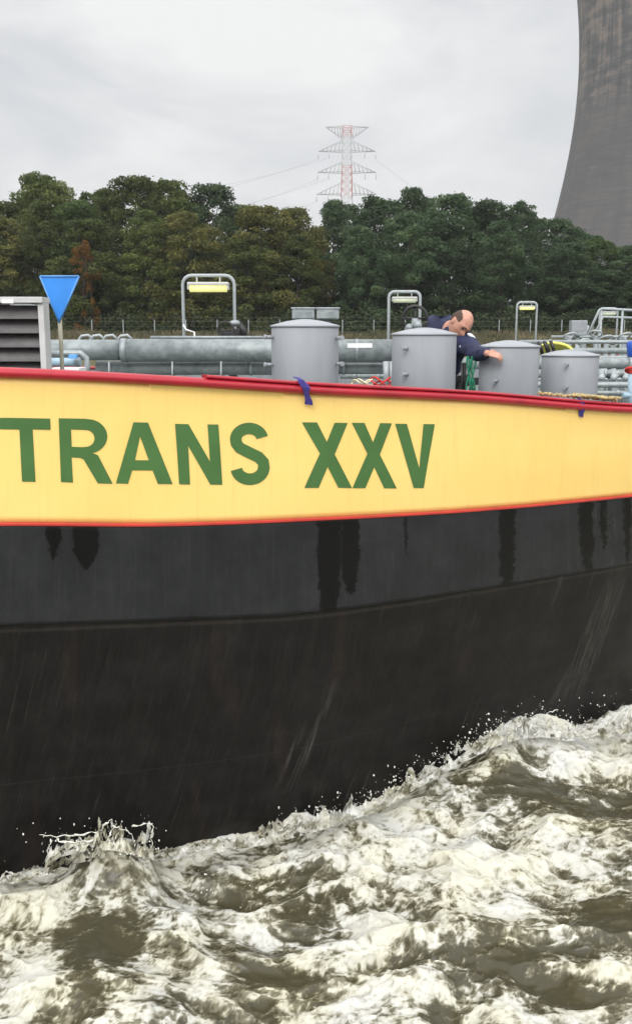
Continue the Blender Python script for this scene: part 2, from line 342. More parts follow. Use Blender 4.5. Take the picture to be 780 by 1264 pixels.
# ================================================================== TREES
def leafmat(name, c1, c2, c3):
    m = bpy.data.materials.new(name); m.use_nodes = True; t = m.node_tree; p = t.nodes['Principled BSDF']; p.inputs['Roughness'].default_value = .6
    p.inputs['Specular IOR Level'].default_value = .2
    a = N(t, 'ShaderNodeAttribute', attribute_name='tint'); r = N(t, 'ShaderNodeValToRGB'); L(t, a.outputs['Fac'], r.inputs[0])
    r.color_ramp.elements[0].color = (*c1, 1); r.color_ramp.elements[0].position = .1; r.color_ramp.elements[1].color = (*c3, 1); r.color_ramp.elements[1].position = .95
    q = r.color_ramp.elements.new(.5); q.color = (*c2, 1)
    oi = N(t, 'ShaderNodeObjectInfo'); hs = N(t, 'ShaderNodeHueSaturation'); mr = N(t, 'ShaderNodeMapRange'); L(t, oi.outputs['Random'], mr.inputs[0]); mr.inputs[3].default_value = .7; mr.inputs[4].default_value = 1.2
    L(t, mr.outputs[0], hs.inputs['Value']); L(t, r.outputs[0], hs.inputs['Color']); L(t, hs.outputs[0], p.inputs['Base Color'])
    tr = N(t, 'ShaderNodeBsdfTranslucent'); L(t, hs.outputs[0], tr.inputs['Color']); ms = N(t, 'ShaderNodeMixShader'); ms.inputs[0].default_value = .38
    L(t, p.outputs[0], ms.inputs[1]); L(t, tr.outputs[0], ms.inputs[2]); L(t, ms.outputs[0], t.nodes['Material Output'].inputs['Surface'])
    return m
LM = {'olive': leafmat('olive_leaves', (.055, .078, .024), (.098, .128, .034), (.18, .20, .055)),
      'green': leafmat('deep_green_leaves', (.038, .070, .034), (.068, .108, .050), (.115, .165, .072)),
      'brown': leafmat('turning_leaves', (.070, .076, .024), (.118, .122, .034), (.20, .175, .050)),
      'bright': leafmat('fresh_green_leaves', (.046, .078, .024), (.076, .12, .035), (.12, .17, .052)),
      'orange': leafmat('orange_leaves', (.11, .055, .012), (.24, .11, .018), (.38, .18, .03))}
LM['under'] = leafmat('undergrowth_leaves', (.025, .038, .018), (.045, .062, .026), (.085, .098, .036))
BARK = mat('bark', (.045, .038, .03), .9, nscale=6, var=.3)
def leaves(cent, nrm, size, g):
    n = len(cent); a = g.normal(size=(n, 3)); d = nrm + a * .75; d /= np.linalg.norm(d, axis=1)[:, None]
    b = g.normal(size=(n, 3)); u = np.cross(d, b); u /= np.linalg.norm(u, axis=1)[:, None]; v = np.cross(d, u)
    s = size * g.uniform(.55, 1.35, (n, 1)); su = u * s; sv = v * s * g.uniform(.5, .9, (n, 1))
    V = np.stack([cent - su, cent - sv * .8, cent + su, cent + sv], 1).reshape(-1, 3)
    return V, np.arange(4 * n).reshape(n, 4)
def crown(seed, H, R, kind, tall=False, nb=50, nl=230, ls=.125):
    g = np.random.default_rng(seed); lo = .02 * H
    C = []; rad = []
    for i in range(nb):
        t = g.uniform(0, 1) ** .8; z = lo + (H - lo) * t
        prof = (math.sin(math.pi * min(1, .30 + t * .68)) ** .55) if not tall else (math.sin(math.pi * min(1, .2 + t * .78)) ** .7 * .75)
        an = g.uniform(0, 2 * math.pi); rr = R * prof * g.uniform(.15, 1.0) ** .6
        r = R * g.uniform(.13, .30) * (1 - .25 * t); C.append((rr * math.cos(an), rr * math.sin(an), min(z, H - r * .7))); rad.append(r)
    C = np.array(C); rad = np.array(rad); cent = []; nr = []; ti = []
    for c, r in zip(C, rad):
        k = int(nl * (r / (R * .25)) ** 1.6); d = g.normal(size=(k, 3)); d[:, 2] = d[:, 2] * .9 + .25; d /= np.linalg.norm(d, axis=1)[:, None]
        q = g.uniform(.72, 1.0, (k, 1)) + (g.random((k, 1)) < .08) * g.uniform(0, .35, (k, 1))
        bumpy = 1 + .22 * np.sin(d[:, :1] * 5 + c[0]) * np.sin(d[:, 1:2] * 6 + c[1]) 
        cent.append(c + d * q * r * bumpy * np.array([1, 1, .8])); nr.append(d); ti.append(np.clip(g.normal(.42 + .16 * g.normal(), .17, k), 0, 1))
    cent = np.concatenate(cent); nr = np.concatenate(nr); ti = np.concatenate(ti)
    V, Fc = leaves(cent, nr, ls * R / 4.2, g)
    me = npmesh('crown', V, Fc); at_ = me.attributes.new('tint', 'FLOAT', 'POINT'); at_.data.foreach_set('value', np.repeat(ti, 4).astype(np.float32))
    me.materials.append(LM[kind])
    mb = MB(); mb.tube([(0, 0, -.4), (.05, 0, H * .25), (-.1, .05, H * .5), (0, 0, H * .85)], [.22, .16, .11, .03], 8)
    for i in g.choice(nb, 14, replace=False):
        c = Vector(C[i]); b = Vector((0, 0, max(.12 * H, c.z * .55))); mb.tube([b, b.lerp(c, .5) + Vector((0, 0, .3)), c], [.06, .04, .015], 5)
    return me, mb
VAR = []
for i, (k, tall) in enumerate([('olive', 0), ('olive', 0), ('olive', 1), ('green', 0), ('green', 1), ('green', 1), ('brown', 0), ('brown', 0), ('bright', 0), ('orange', 0), ('green', 0)]):
    sm = k == 'orange'
    me, mb = crown(100 + i, 15, 4.4 if not tall else 3.9, k, tall, nb=115 if not sm else 40, nl=330)
    t = empty('broadleaf_tree', (0, -500, 0)); mb.bm.normal_update()
    mme = bpy.data.meshes.new('trunk'); mb.bm.to_mesh(mme); mb.bm.free(); mme.materials.append(BARK)
    tr = link(bpy.data.objects.new('trunk', mme)); tr.parent = t
    cw = link(bpy.data.objects.new('crown', me)); cw.parent = t
    VAR.append([t, k, False])
def tree(v, px, top, Y, label, group, wsc=1.0, ground=3.1):
    proto, k, used = VAR[v]
    o = proto if not used else copy_tree(proto); VAR[v][2] = True
    p = at(px, top, Y); hgt = p.z - ground; s = hgt / 15.0
    o.location = (p.x, Y, ground); o.scale = (wsc * (.55 + .45 * s), wsc * (.55 + .45 * s), s); o.rotation_euler = (0, 0, rnd.uniform(0, 6.28))
    tag(o, label, 'tree', group)
topx = [-300, 0, 20, 50, 75, 100, 130, 165, 205, 225, 240, 262, 278, 295, 330, 360, 400, 425, 450, 485, 512, 550, 600, 640, 680, 720, 760, 800, 1100]
topy = [250, 246, 232, 216, 222, 233, 232, 219, 222, 234, 237, 229, 234, 250, 255, 254, 250, 246, 245, 236, 232, 238, 248, 247, 262, 284, 294, 302, 330]
tf = lambda x: float(np.interp(x, topx, topy))
front = [ # variant, px, extra, Y, width, label
 (6, -8, 20, 86, 1.05, 'rust-tinged tree at the left edge of the picture, behind the louvred housing'),
 (0, 50, 0, 92, 1.0, 'tall olive tree with a pointed tuft, highest at the left end of the wood'),
 (8, 92, 18, 87, 1.0, 'brighter green tree rising above the blue triangular signal'),
 (2, 132, 2, 93, 1.0, 'narrow olive tree between the pointed tuft and the highest hump of the left wood'),
 (1, 166, 0, 90, 1.0, 'broad dark olive tree forming the highest hump right of the blue triangle'),
 (0, 208, 1, 91, .95, 'dark olive tree straight above the left lamp frame'),
 (3, 262, 0, 92, 1.05, 'dark round-topped green tree just right above the lit lamp frame'),
 (6, 322, 2, 86, 1.1, 'brownish turning tree above the gap between lit lamp and first grey vent tank'),
 (7, 366, 4, 88, .9, 'short brown-tinged tree above the two grey floodlight boxes'),
 (1, 300, 4, 95, .9, 'olive tree in the dip of the skyline left of the pylon'),
 (4, 412, 0, 96, 1.0, 'slim green tree in front of the foot of the red and white pylon'),
 (5, 462, 0, 92, 1.1, 'slim deep green tree just right of the pylon'),
 (4, 510, 0, 93, 1.0, 'highest tree of the right wood, above the second lamp frame'),
 (3, 556, 2, 90, 1.0, 'deep green tree straight above the bending man'),
 (10, 602, 0, 92, 1.05, 'broad green tree between the bending man and the third lamp frame'),
 (5, 646, 0, 94, 1.0, 'green tree at the foot of the tower outline, above the third lamp frame'),
 (3, 690, 4, 90, 1.0, 'green tree overlapping the left foot of the cooling tower'),
 (8, 738, 6, 88, .95, 'paler green tree low in front of the cooling tower'),
 (10, 785, 4, 86, 1.0, 'low green tree at the right edge under the cooling tower'),
]
for v, px, ex, Y, ws, lab in front: tree(v, px, tf(px) + ex, Y, lab, 'trees of the wood on the far bank', ws)
tree(10, 716, 290, 97, 'green tree behind the others at the left foot of the cooling tower', 'trees of the wood on the far bank', 1.2)
tree(9, 101, 296, 80.6, 'small orange autumn tree beside the blue triangular signal', 'trees of the wood on the far bank', .42)
# the crowded rest of the wood
for i in range(17):
    px = -140 + i * 64 + rnd.uniform(-14, 14); v = rnd.choice([0, 1, 2, 7]) if px < 390 else rnd.choice([3, 4, 5, 10])
    tree(v, px, tf(px) + rnd.uniform(22, 46), 84 + rnd.uniform(-1, 2), 'one of the lower dark trees crowded along the front edge of the far wood', 'lower trees along the front of the wood', 1.0)
for i in range(19):
    px = -180 + i * 60 + rnd.uniform(-12, 12); v = rnd.choice([0, 1, 2]) if px < 380 else rnd.choice([3, 4, 5, 10])
    tree(v, px, tf(px) + rnd.uniform(5, 16), 101 + rnd.uniform(-2, 3), 'one of the dark trees showing only between others at the back of the wood', 'trees at the back of the wood', 1.1)
for pxs in ([-210, -330, -460], [850, 930, 1040]):
    for px in pxs: tree(rnd.choice([1, 3, 8]), px, tf(px), 90, 'tree outside the picture continuing the wood', 'trees continuing the wood outside the frame', 1.2)
def scrub():
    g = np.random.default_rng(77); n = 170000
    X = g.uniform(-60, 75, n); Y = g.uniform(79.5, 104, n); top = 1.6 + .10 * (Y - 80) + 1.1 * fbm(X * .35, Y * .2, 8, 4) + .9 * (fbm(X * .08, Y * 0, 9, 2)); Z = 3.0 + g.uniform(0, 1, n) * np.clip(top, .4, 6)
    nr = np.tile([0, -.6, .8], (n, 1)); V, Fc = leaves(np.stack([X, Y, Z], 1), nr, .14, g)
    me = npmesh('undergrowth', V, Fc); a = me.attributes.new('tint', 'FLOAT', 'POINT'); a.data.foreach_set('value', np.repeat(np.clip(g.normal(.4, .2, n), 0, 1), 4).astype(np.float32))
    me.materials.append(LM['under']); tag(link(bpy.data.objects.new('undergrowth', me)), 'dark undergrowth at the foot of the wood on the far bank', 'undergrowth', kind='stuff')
    n = 36000; X = g.uniform(-60, 75, n); Y = g.uniform(74.5, 79.5, n); z0 = np.interp(Y, [74, 76, 78, 80], [1.2, 2.2, 2.9, 3.1])
    hgt = g.uniform(.2, .55, n) * (1 + .6 * fbm(X * .3, Y * .3, 21, 3)); wd = .04; lean = g.normal(0, .15, (n, 2))
    p = np.stack([X, Y, z0], 1); tip = p + np.stack([lean[:, 0], lean[:, 1], hgt], 1); V = np.stack([p - [wd, 0, 0], p + [wd, 0, 0], tip + [wd * .3, 0, 0], tip - [wd * .3, 0, 0]], 1).reshape(-1, 3)
    me = npmesh('dry_grass', V, np.arange(4 * n).reshape(n, 4)); me.materials.append(mat('dry_grass_blades', (.055, .058, .026), .9, nscale=.3, col2=(.12, .10, .052)))
    tag(link(bpy.data.objects.new('dry_grass', me)), 'strip of dry brown grass on top of the far bank', 'grass', kind='stuff')
scrub()
# wire fence at the wood's edge: every post is a part
fr = empty('wire_fence', (0, 79, 2.9))
for i in range(40):
    x = -42 + i * 2.6; MB().box((x, 79.0, 3.6), (.07, .07, 1.5)).build('post', M['galv_light'], fr)
mb = MB()
for z in (3.4, 3.8, 4.2, 4.5): mb.tube([(-43, 79.06, z), (62, 79.06, z)], .006, 4)
mb.build('wire', M['slat'], fr); tag(fr, 'wire fence on thin pale posts along the foot of the wood', 'fence')

# ================================================================== COOLING TOWER
def tower():
    D = 400.0; zt = at(717, 85, D).z; n = 160; xc = at(827.5, 85, D).x; rt = (xc - at(717.5, 85, D).x) * 1.0; b = 85.0
    prof = []; zb = 12.0; ztop = min(zt + 48, 168)
    for i in range(70):
        z = zb + (ztop - zb) * i / 69; prof.append((rt * math.sqrt(1 + ((z - zt) / b) ** 2), z))
    root = empty('cooling_tower', (xc, D, 3.2))
    mb = MB(); mb.lathe((xc, D, 0), prof + [(prof[-1][0] + .9, ztop), (prof[-1][0] + .9, ztop + 1.4), (prof[-1][0] - 1, ztop + 1.4), (prof[-1][0] - 1.4, ztop - 6)], n)
    m = bpy.data.materials.new('weathered_concrete'); m.use_nodes = True; t = m.node_tree; p = t.nodes['Principled BSDF']; p.inputs['Roughness'].default_value = .9
    tc = N(t, 'ShaderNodeTexCoord'); sp = N(t, 'ShaderNodeSeparateXYZ'); L(t, tc.outputs['Object'], sp.inputs[0])
    at2 = N(t, 'ShaderNodeMath', operation='ARCTAN2'); L(t, sp.outputs[1], at2.inputs[0]); L(t, sp.outputs[0], at2.inputs[1])
    cb = N(t, 'ShaderNodeCombineXYZ'); L(t, at2.outputs[0], cb.inputs[0]); L(t, sp.outputs[2], cb.inputs[1])
    def nz(scx, scz, det=4, seed=0.):
        mp = N(t, 'ShaderNodeMapping'); mp.inputs['Scale'].default_value = (scx, scz, 1); mp.inputs['Location'].default_value = (seed, seed, 0); L(t, cb.outputs[0], mp.inputs[0])
        n_ = N(t, 'ShaderNodeTexNoise', i_Scale=1.0, i_Detail=float(det), i_Roughness=.6); L(t, mp.outputs[0], n_.inputs['Vector']); return n_.outputs['Fac']
    def mth(op, a, b_=None, c=None):
        q = N(t, 'ShaderNodeMath', operation=op)
        for i_, v in enumerate((a, b_, c)):
            if v is None: continue
            if isinstance(v, (int, float)): q.inputs[i_].default_value = v
            else: L(t, v, q.inputs[i_])
        return q.outputs[0]
    streak = nz(60, .012, 5); blot = nz(9, .03, 5, 3.3); band = nz(4, .35, 3, 8.1); lifts = nz(1.5, 1.1, 2, 5.5)
    hgt = N(t, 'ShaderNodeMapRange', interpolation_type='SMOOTHSTEP'); L(t, sp.outputs[2], hgt.inputs[0]); hgt.inputs[1].default_value = 80; hgt.inputs[2].default_value = 100
    s = mth('MULTIPLY_ADD', streak, .8, -.4); s = mth('ADD', s, mth('MULTIPLY_ADD', band, 1.3, -.65)); s = mth('ADD', s, mth('MULTIPLY_ADD', blot, 1.5, -.72)); s = mth('MULTIPLY', s, mth('MULTIPLY_ADD', hgt.outputs[0], .82, .18))
    s = mth('ADD', s, mth('MULTIPLY_ADD', lifts, .25, -.125)); s = mth('ADD', s, .5)
    r = N(t, 'ShaderNodeValToRGB'); L(t, s, r.inputs[0]); r.color_ramp.elements[0].position = .28; r.color_ramp.elements[0].color = (.030, .031, .033, 1); r.color_ramp.elements[1].position = .76; r.color_ramp.elements[1].color = (.145, .120, .098, 1)
    q = r.color_ramp.elements.new(.5); q.color = (.056, .056, .058, 1); L(t, r.outputs[0], p.inputs['Base Color'])
    mb.build('shell', m, root)
    col = MB()
    for i in range(48):
        a0 = 2 * math.pi * i / 48; 
        for dd in (-1, 1):
            a1 = a0 + dd * math.pi / 48; r0 = prof[0][0]; col.tube([(xc + (r0 + 3) * math.cos(a0), D + (r0 + 3) * math.sin(a0), 3), (xc + r0 * math.cos(a1), D + r0 * math.sin(a1), zb + .3)], .5, 6)
    col.build('support_columns', m, root)
    # rain pipe running down the shell
    lad = MB(); ang = math.atan2(at(756, 85, D).y - D - rt, 0)
    a = math.radians(-118.5); pts = [(xc + (q_[0] + .35) * math.cos(a), D + (q_[0] + .35) * math.sin(a), q_[1]) for q_ in prof]
    lad.tube(pts, .42, 6); lad.build('ladder_cage', M['dark'], root)
    for k in (18, 26, 33, 40): MB().box(Vector(pts[k]), (1.3, 1.3, 1.5)).build('ladder_landing', M['dark'], root)
    tag(root, 'huge weathered concrete cooling tower rising behind the wood at the right', 'cooling tower')
tower()

# ================================================================== PYLON
def pylon():
    D = 450.0; P = lambda px, py: at(px, py, D); x0 = P(428, 200).x; base = 3.2; top = P(428, 156).z
    root = empty('lattice_pylon', (x0, D, base)); k = D / F
    pr = mat('pylon_red_hazed', (.46, .20, .20), .5); pw = mat('pylon_white', (.5, .51, .52), .5); pg = mat('pylon_grey_hazed', (.30, .31, .32), .5, .2)  # distance haze put into the colours: red and grey paled
    def half(z): 
        t = (z - base) / (top - base); return 2.0 + 5.5 * (1 - t) ** 2
    nseg = 26; zs = [base + (top - base) * (1 - (1 - i / nseg) ** 1.15) for i in range(nseg + 1)]
    secs = []
    for i in range(nseg):
        za, zb = zs[i], zs[i + 1]; ha, hb = half(za), half(zb); c = 0 if (i // 4) % 2 == 0 else 1
        if i % 4 == 0: secs.append((c, MB()))
        mb = secs[-1][1]
        ca = [Vector((x0 + sx * ha, D + sy * ha, za)) for sx, sy in ((-1, -1), (1, -1), (1, 1), (-1, 1))]; cbb = [Vector((x0 + sx * hb, D + sy * hb, zb)) for sx, sy in ((-1, -1), (1, -1), (1, 1), (-1, 1))]
        for j in range(4):
            mb.tube([ca[j], cbb[j]], .17, 4); mb.tube([ca[j], cbb[(j + 1) % 4]], .07, 4); mb.tube([ca[(j + 1) % 4], cbb[j]], .07, 4); mb.tube([cbb[j], cbb[(j + 1) % 4]], .09, 4)
    for c, mb in secs: mb.build('lattice_section', pr if c == 0 else pw, root)
    for ai, (py, xl, xr, up) in enumerate([(157, 402, 452, -5), (187, 394, 461, 4.5), (213, 393, 462, 4.5), (240, 392, 463, 5)]):
        z = P(428, py).z; hw = (xr - xl) / 2 * k; mb = MB(); h0 = half(z)
        for sx in (-1, 1):
            mb = MB()
            tip = Vector((x0 + sx * hw, D, z))
            for sy in (-1, 1):
                a = Vector((x0 + sx * h0, D + sy * h0, z)); mb.tube([a, tip], .12, 4); b = a + Vector((0, 0, up)); mb.tube([b, tip], .08, 4)
                for q in range(1, 6):
                    t0, t1 = (q - .5) / 6, q / 6; mb.tube([b.lerp(tip, t0), a.lerp(tip, t1)], .07, 4); mb.tube([a.lerp(tip, t0 + .08), b.lerp(tip, t0)], .07, 4)
            mb.build('crossarm', pg, root)
        if ai:
            for sx in (-1, 1):
                for fr_ in (.62, 1.0): 
                    tx = x0 + sx * (hw * fr_ ); MB().tube([(tx, D, z), (tx, D, z - 3)], .22, 5).build('insulator', pw, root)
    tag(root, 'red and white lattice pylon with four crossarms behind the wood', 'pylon')
    wm = mat('wire_grey', (.35, .36, .37), .5)
    ends = [(187, 394, -60, 262), (187, 403, -60, 240), (213, 393, -60, 300), (213, 403, -60, 285), (240, 392, -60, 330), (187, 461, 720, 330)]
    sides = ['top left', 'top left inner', 'middle left', 'middle left inner', 'lowest left', 'right']
    for i, (py, px, qx, qy) in enumerate(ends):
        a = P(px, py) - Vector((0, 0, 3)); b = at(qx, qy, 430 if qx < 0 else 700); pts = []
        for j in range(25):
            t = j / 24; q = a.lerp(b, t); q.z -= 4 * 9 * t * (1 - t); pts.append(q)
        o = MB().tube(pts, .055, 4).build('power_line', wm)
        tag(o, 'thin power line hanging from the %s arm end of the pylon' % sides[i], 'power line', 'power lines of the pylon')
pylon()

# ================================================================== BARGE
AX = Vector((.53, .848, 0))
barge = empty('tanker_barge', (2, 9, 0))
tag(barge, 'black tank barge with yellow bulwark, green name lettering and red rail, pushing through churned water', 'barge')
sx_in = [0, 195, 390, 585, 780]
rowT = [at(p, y, Y) for p, y, Y in zip(sx_in, [466, 475, 487, 496, 510], [4.45, 4.70, 5.08, 5.58, 6.25])]
rowR = [at(p, y, Y) for p, y, Y in zip(sx_in, [646, 647, 640, 629, 611], [4.50, 4.75, 5.14, 5.68, 6.42])]
rowS = [at(p, y, Y) for p, y, Y in zip(sx_in, [765, 759, 749, 722, 690], [4.56, 4.82, 5.22, 5.82, 6.62])]
rowW = [pt(p, Y, 0.0) for p, Y in zip(sx_in, [4.80, 5.02, 5.42, 6.15, 7.15])]
rowB = [pt(p, Y, -.7) for p, Y in zip(sx_in, [5.0, 5.22, 5.65, 6.45, 7.5])]
planR = [(3.55, 7.35), (5.2, 9.1), (7.1, 11.9), (9.0, 15), (30.2, 49)]
planL = [(-2.75, 4.17), (-4.0, 4.05), (-5.4, 4.25), (-6.6, 4.9), (-7.4, 5.9), (-7.6, 7.3), (-7.2, 9.2), (-6.0, 12), (-4.3, 15.2), (-.7, 21.2), (20.6, 55)]
ctr = Vector((3, 12, 0))
def ext(plan, zr, ins, z780):
    rows = [[], [], [], [], []]
    for i, (x, y) in enumerate(plan):
        p = Vector((x, y, 0)); a = (p - ctr).dot(AX); foot = ctr + AX * max(a, -3); d = (foot - p).normalized(); f = ins[min(i, len(ins) - 1)]
        zt_, zr_, zs_ = zr[min(i, len(zr) - 1)]
        for rr, (fr_, z) in zip(rows, ((0, zt_), (.18, zr_), (.36, zs_), (1, 0), (1.35, -.7))):
            rr.append(p + d * f * fr_ + Vector((0, 0, z)))
    return rows
z0 = [rowT[0].z, rowR[0].z, rowS[0].z]; z7 = [rowT[4].z, rowR[4].z, rowS[4].z]
ER = ext(planR, [(z7[0] - .06, z7[1] - .04, z7[2] - .03), (z7[0] - .12, z7[1] - .06, z7[2] - .05), (z7[0] - .2, z7[1] - .1, z7[2] - .08), (z7[0] - .3, z7[1] - .15, z7[2] - .1)], [.85, .6, .3, .05], 0)
EL = ext(planL, [(z0[0] + .02, z0[1], z0[2])] * 7 + [(z0[0] - .1, z0[1], z0[2]), (z7[0], z7[1], z7[2]), (z7[0] - .3, z7[1] - .15, z7[2] - .1)], [.4, .5, .6, .7, .7, .7, .6, .4, .2, .05], 0)
rows = []
for k, rin in enumerate((rowT, rowR, rowS, rowW, rowB)): rows.append(EL[k][::-1] + rin + ER[k])
sl = []; s = 0; prev = rowT[0]
for p in EL[0]: s -= (Vector(p[:2]) - Vector(prev[:2])).length * 250; sl.append(s); prev = p
sr = []; s = 780; prev = rowT[4]
for p in ER[0]: s += (Vector(p[:2]) - Vector(prev[:2])).length * 140; sr.append(s); prev = p
SV = np.array(sl[::-1] + sx_in + sr); RW = np.array([[list(p) for p in r] for r in rows])      # rows x stations x 3
TV = np.array([0, 1, 1.62, 4.2, 5.4])
def hermite(ts, P, t):                         # P: (..., n, 3) along axis -2
    t = np.clip(t, ts[0], ts[-1] - 1e-6); i = np.clip(np.searchsorted(ts, t, side='right') - 1, 0, len(ts) - 2)
    n = len(ts); tan = np.zeros_like(P)
    d = (P[..., 1:, :] - P[..., :-1, :]) / np.diff(ts)[:, None]
    h = np.diff(ts); w1 = h[1:] / (h[1:] + h[:-1]); tan[..., 1:-1, :] = d[..., :-1, :] * w1[:, None] + d[..., 1:, :] * (1 - w1)[:, None]
    tan[..., 0, :] = d[..., 0, :]; tan[..., -1, :] = d[..., -1, :]
    dt = (ts[i + 1] - ts[i]); u = ((t - ts[i]) / dt)[:, None]; dt = dt[:, None]
    return P[..., i, :] * (2 * u**3 - 3 * u**2 + 1) + tan[..., i, :] * dt * (u**3 - 2 * u**2 + u) + P[..., i + 1, :] * (-2 * u**3 + 3 * u**2) + tan[..., i + 1, :] * dt * (u**3 - u**2)
def surf(s, t):
    """hull surface points, s and t 1-D arrays of the same length"""
    s = np.atleast_1d(np.asarray(s, float)); t = np.atleast_1d(np.asarray(t, float))
    A = hermite(SV, RW, s)                      # rows x m x 3
    out_ = np.zeros((len(s), 3)); A2 = np.transpose(A, (1, 0, 2))
    for lo in range(0, len(s), 4000):
        a = A2[lo:lo + 4000]; tt = t[lo:lo + 4000]
        for j in range(len(tt)): out_[lo + j] = hermite(TV, a[j], tt[j:j + 1])[0]
    return out_
def surfgrid(ss, tt):
    A = np.transpose(hermite(SV, RW, ss), (1, 0, 2))      # m x rows x 3
    return hermite(TV, A, tt)                             # m x k x 3
def nrm_out(G):
    a = np.gradient(G, axis=0); b = np.gradient(G, axis=1); n = np.cross(a, b); n /= np.linalg.norm(n, axis=2)[..., None] + 1e-9
    return n
ss = np.concatenate([np.linspace(SV[0], -700, 60, endpoint=False), np.linspace(-700, -60, 80, endpoint=False), np.linspace(-60, 860, 461, endpoint=False), np.linspace(860, SV[-1] - 1e-3, 90)])
def sheet(name, t0, t1, nt_, m, off=0., parent=barge, thick=None, sr=None, wob=0, inner=None):
    s_ = ss if sr is None else ss[(ss >= sr[0]) & (ss <= sr[1])]
    tt = np.linspace(t0, t1, nt_); G = surfgrid(s_, tt); n = nrm_out(G); sgn = 1 if n[len(s_) // 2, 0, 1] < 0 else -1; n = n * sgn
    if wob:                                                 # plate buckling
        SS, T2 = np.meshgrid(s_, tt, indexing='ij'); G = G + n * (wob * fbm(SS / 170., T2 * 1.3, 15, 3))[..., None]
    P = G + n * off; m_, k_ = P.shape[:2]; idx = np.arange(m_ * k_).reshape(m_, k_)
    V = P.reshape(-1, 3); Fq = np.stack([idx[:-1, :-1], idx[:-1, 1:], idx[1:, 1:], idx[1:, :-1]], -1).reshape(-1, 4)
    if thick:
        V2 = (G - n * thick).reshape(-1, 3); V = np.concatenate([V, V2]); F2 = Fq[:, ::-1] + m_ * k_; Fq = np.concatenate([Fq, F2])
        for col_ in (0, k_ - 1):
            a = idx[:-1, col_]; b = idx[1:, col_]; q = np.stack([a, b, b + m_ * k_, a + m_ * k_], -1); Fq = np.concatenate([Fq, q if col_ == 0 else q[:, ::-1]])
    me = npmesh(name, V - np.array(wloc(parent)), Fq, False)
    sm = np.zeros(len(me.polygons), bool); sm[:] = True; me.polygons.foreach_set('use_smooth', sm)
    uv = me.uv_layers.new(name='UV'); SS, T2 = np.meshgrid(s_, tt, indexing='ij'); uvv = np.stack([SS.ravel() / 100., T2.ravel()], -1)
    if thick: uvv = np.concatenate([uvv, uvv])
    li = np.zeros(len(me.loops), np.int32); me.loops.foreach_get('vertex_index', li); uv.data.foreach_set('uv', uvv[li].ravel().astype(np.float32))
    me.materials.append(m)
    if inner:
        me.materials.append(inner); nq = (m_ - 1) * (k_ - 1); mi = np.zeros(len(me.polygons), np.int32); mi[nq:2 * nq] = 1; me.polygons.foreach_set('material_index', mi)
    o = link(bpy.data.objects.new(name, me)); o.parent = parent; return o

